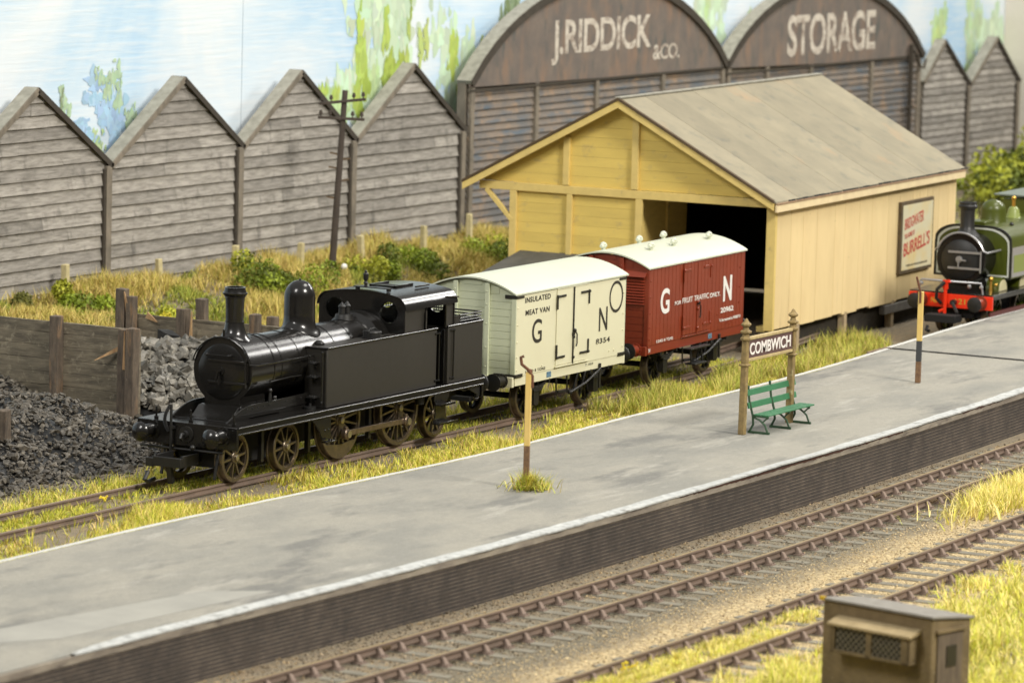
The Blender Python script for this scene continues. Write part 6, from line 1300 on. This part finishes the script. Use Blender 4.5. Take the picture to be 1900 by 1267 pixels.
mb = MB(); mb.tube([(-.02, -.075, 2.05), (-.02, -.075, 2.28), (-.05, .02, 2.42), (-.08, .14, 2.52), (-.08, .16, 2.66), (-.06, .10, 2.68)], .034, 6); mb.ball((0, -.02, 2.37), .055, 8, 5); mb.build('hook', RUSTH, P1)
P2 = empty('lamp_post', (20.82, -7.44, ZP), .2, 'yellow post with a dark grey band and a brown foot near the far platform joint', 'post')
MB().box(-.062, .062, -.062, .062, 1.02, 2.22).build('upper_post', PY, P2, smooth=0, bevel=.012); MB().box(-.062, .062, -.062, .062, .52, 1.018).build('middle_band', PGR, P2, smooth=0, bevel=.012); MB().box(-.062, .062, -.062, .062, 0, .518).build('lower_post', PBR, P2, smooth=0, bevel=.012)
mb = MB(); mb.tube([(-.075, 0, 1.95), (-.075, 0, 2.2), (-.09, .04, 2.35), (-.10, .10, 2.58)], .026, 6); mb.build('hook', RUSTH, P2)
# running-in board
SG = empty('station_sign', (11.33, -7.94, ZP), 0, 'station name board lettered COMBWICH between two ochre posts with finials', 'station sign')
OCH = mat('ochre_painted_post', (.30, .215, .085), (.19, .135, .055), rough=.7, scale=7, bump=.006, bscale=16, c3=(.42, .36, .20), s3=5, lo3=.60, hi3=.72)
for (bx, tx) in ((-1.21, -1.17), (1.20, 1.235)):
    mb = MB(); d = tx - bx; k = lambda z: bx + d * z / 2.45
    mb.hexa([(bx - .075, -.075, 0), (bx + .075, -.075, 0), (bx + .075, .075, 0), (bx - .075, .075, 0), (tx - .068, -.068, 2.1), (tx + .068, -.068, 2.1), (tx + .068, .068, 2.1), (tx - .068, .068, 2.1)])
    mb.box(k(1.5) - .105, k(1.5) + .105, -.105, .105, 1.52, 1.57)
    po = mb.build('sign_post', OCH, SG, smooth=0, bevel=.02)
    mb = MB(); x = tx; mb.lathe((x, 0, 2.08), (0, 0, 1), [(0, .10), (.03, .13), (.06, .13), (.09, .09), (.15, .075), (.18, .13), (.21, .135), (.24, .075), (.30, .055), (.34, .115), (.37, .12), (.42, .06), (.47, .035), (.50, .001)], 8); mb.build('finial', OCH, po, smooth=0)
bd = MB().box(-1.08, 1.16, -.03, .03, 1.68, 2.08).build('name_board', mat('maroon_brown_board', (.125, .070, .065), (.105, .060, .055), rough=.6, scale=2), SG, smooth=0)
FR = mat('gold_cream_frame', (.50, .40, .20), (.38, .29, .14), rough=.7, scale=8)
MB().box(-1.10, 1.18, -.055, .055, 2.082, 2.15).box(-1.10, 1.18, -.05, .05, 1.61, 1.678).build('board_frame', FR, SG, smooth=0, bevel=.012)
text("COMBWICH", mat('white_sign_lettering', (.80, .76, .72), rough=.6), SG, -1.03, 1.06, 1.745, 2.01, -.032, .018, thick=.012)
# bench
BN = empty('platform_bench', (11.47, -8.17, ZP), 0, 'small green slatted bench with curved iron legs in front of the station sign', 'bench')
BG1 = mat('green_bench_paint', (.045, .185, .085), (.035, .15, .07), rough=.5, scale=9); BG2 = mat('dark_green_iron', (.035, .085, .04), (.025, .06, .03), rough=.6, scale=9)
for z0, dy in ((.83, .245), (.55, .215)): MB().hexa([(-1.10, dy - .02, z0), (1.36, dy - .02, z0), (1.36, dy + .015, z0), (-1.10, dy + .015, z0), (-1.10, dy + .01, z0 + .13), (1.36, dy + .01, z0 + .13), (1.36, dy + .045, z0 + .13), (-1.10, dy + .045, z0 + .13)]).build('back_slat', BG1, BN, smooth=0, bevel=.008)
for y0, y1 in ((-.24, -.07), (-.05, .12)): MB().box(-1.02, 1.38, y0, y1, .395, .43).build('seat_slat', BG1, BN, smooth=0, bevel=.008)
for x in (-1.0, .1, 1.14):
    mb = MB(); mb.tube([(x, .22, .03), (x, .13, .20), (x, .15, .40), (x, .24, .70), (x, .28, 1.0)], .026, 6); mb.tube([(x, .15, .36), (x, -.02, .31), (x, -.16, .20), (x, -.23, .03)], .022, 6); mb.tube([(x, -.10, .26), (x, -.18, .34), (x, -.24, .37)], .018, 6); mb.box(x - .025, x + .025, -.27, .25, 0, .05); mb.box(x - .02, x + .02, -.24, .14, .365, .393); mb.ball((x, .28, 1.02), .035, 8, 5); mb.build('bench_leg', BG2, BN, smooth=40)

# ---------------------------------------------------------------- concrete hut
HT = empty('trackside_hut', (-12.27, -21.29, -.45), math.radians(-13.9), 'small weathered brown concrete hut with a bay window in the right foreground', 'hut')
CON = mat('weathered_brown_concrete', (.205, .150, .075), (.135, .098, .048), rough=.9, scale=1.6, lo=.4, hi=.65, bump=.02, bscale=12, c3=(.10, .078, .045), s3=2.4, st3=(1, 1, .6), lo3=.56, hi3=.76, c4=(.36, .28, .17), s4=14, lo4=.62, hi4=.72)
hm = MB(); H0 = 2.0; W_ = 1.12; XD = 1.04; DR = .11
hm.hexa([(0, -W_, 0), (XD, -W_, 0), (XD, W_, 0), (0, W_, 0), (0, -W_, H0), (XD, -W_, H0 - DR), (XD, W_, H0 - DR), (0, W_, H0)]).build('hut_walls', CON, HT, smooth=0, bevel=.03)
MB().hexa([(-.045, -W_ - .035, H0), (XD + .05, -W_ - .035, H0 - DR - .005), (XD + .05, W_ + .035, H0 - DR - .005), (-.045, W_ + .035, H0), (-.045, -W_ - .035, H0 + .045), (XD + .05, -W_ - .035, H0 - DR + .04), (XD + .05, W_ + .035, H0 - DR + .04), (-.045, W_ + .035, H0 + .045)]).build('roof_slab', mat('grey_slab_roof', (.26, .245, .215), (.19, .175, .15), rough=.85, scale=5), HT, smooth=0, bevel=.012)
MB().box(-.055, .0, W_ - .06, W_ + .045, H0 - .005, H0 + .055).build('lichen_patch', mat('yellow_lichen', (.55, .36, .02), rough=.9), HT, smooth=0)
bw = MB(); y0, y1 = -.86, .74; bx = -.26
bw.box(bx, 0, y0, y1, 1.22, 1.28); bw.box(bx, 0, y0, y0 + .04, 1.28, 1.66); bw.box(bx, 0, y1 - .04, y1, 1.28, 1.66); bw.box(bx, bx + .05, y0, y0 + .16, 1.22, 1.68); bw.box(bx, bx + .05, y1 - .08, y1, 1.22, 1.68); bw.box(bx, bx + .05, -.10, .02, 1.22, 1.68)
bay = bw.build('bay_window', CON, HT, smooth=0, bevel=.01)
MB().hexa([(bx - .05, y0 - .06, 1.66), (0, y0 - .06, 1.72), (0, y1 + .05, 1.72), (bx - .05, y1 + .05, 1.66), (bx - .05, y0 - .06, 1.71), (0, y0 - .06, 1.80), (0, y1 + .05, 1.80), (bx - .05, y1 + .05, 1.71)]).build('bay_roof', mat('pale_bay_slab', (.40, .31, .17), (.30, .23, .12), rough=.9, scale=5), bay, smooth=0, bevel=.012)
MB().box(bx + .05, bx + .06, y0 + .1, y1 - .1, 1.27, 1.66).build('window_void', mat('window_void', (.035, .030, .02), rough=.6), bay, smooth=0)
lt = MB()
for (a, b) in ((-.70, -.10), (.02, .64)):
    for k in range(-5, 9):
        for s in (1, -1):
            ya = a + k * .11; yb = ya + .40; za, zb2 = (1.27, 1.67) if s > 0 else (1.67, 1.27)
            t0 = max(0, (a - ya) / .40); t1 = min(1, (b - ya) / .40)
            if t1 - t0 > .1: lt.beam((bx + .025 + s * .004, ya + .40 * t0, za + (zb2 - za) * t0), (bx + .025 + s * .004, ya + .40 * t1, za + (zb2 - za) * t1), .012, .022, (1, 0, 0))
lt.build('window_lattice', mat('lattice_metal', (.20, .175, .12), rough=.7), bay, smooth=0)
dr = MB().box(.14, .80, -W_ - .03, -W_ + .01, .1, 1.72).build('door', mat('brown_grey_door', (.15, .115, .08), (.10, .075, .055), rough=.85, scale=4, stretch=(3, 1, .5)), HT, smooth=0, bevel=.01)
MB().box(.36, .62, -W_ - .045, -W_ - .02, 1.18, 1.52).build('door_window', mat('dark_pane', (.03, .026, .02), rough=.4), dr, smooth=0)
MB().box(.10, .88, -W_ - .06, -W_ + .0, 1.74, 1.80).build('door_canopy', CON, HT, smooth=0, bevel=.008)
bush('tiny bright green weed against the foot of the concrete hut', (-12.35, -21.0, .02), (.22, .14, .16), 420, .03, [(.16, .34, .03), (.10, .24, .02)], seed=9, name='weed', cat='weed')
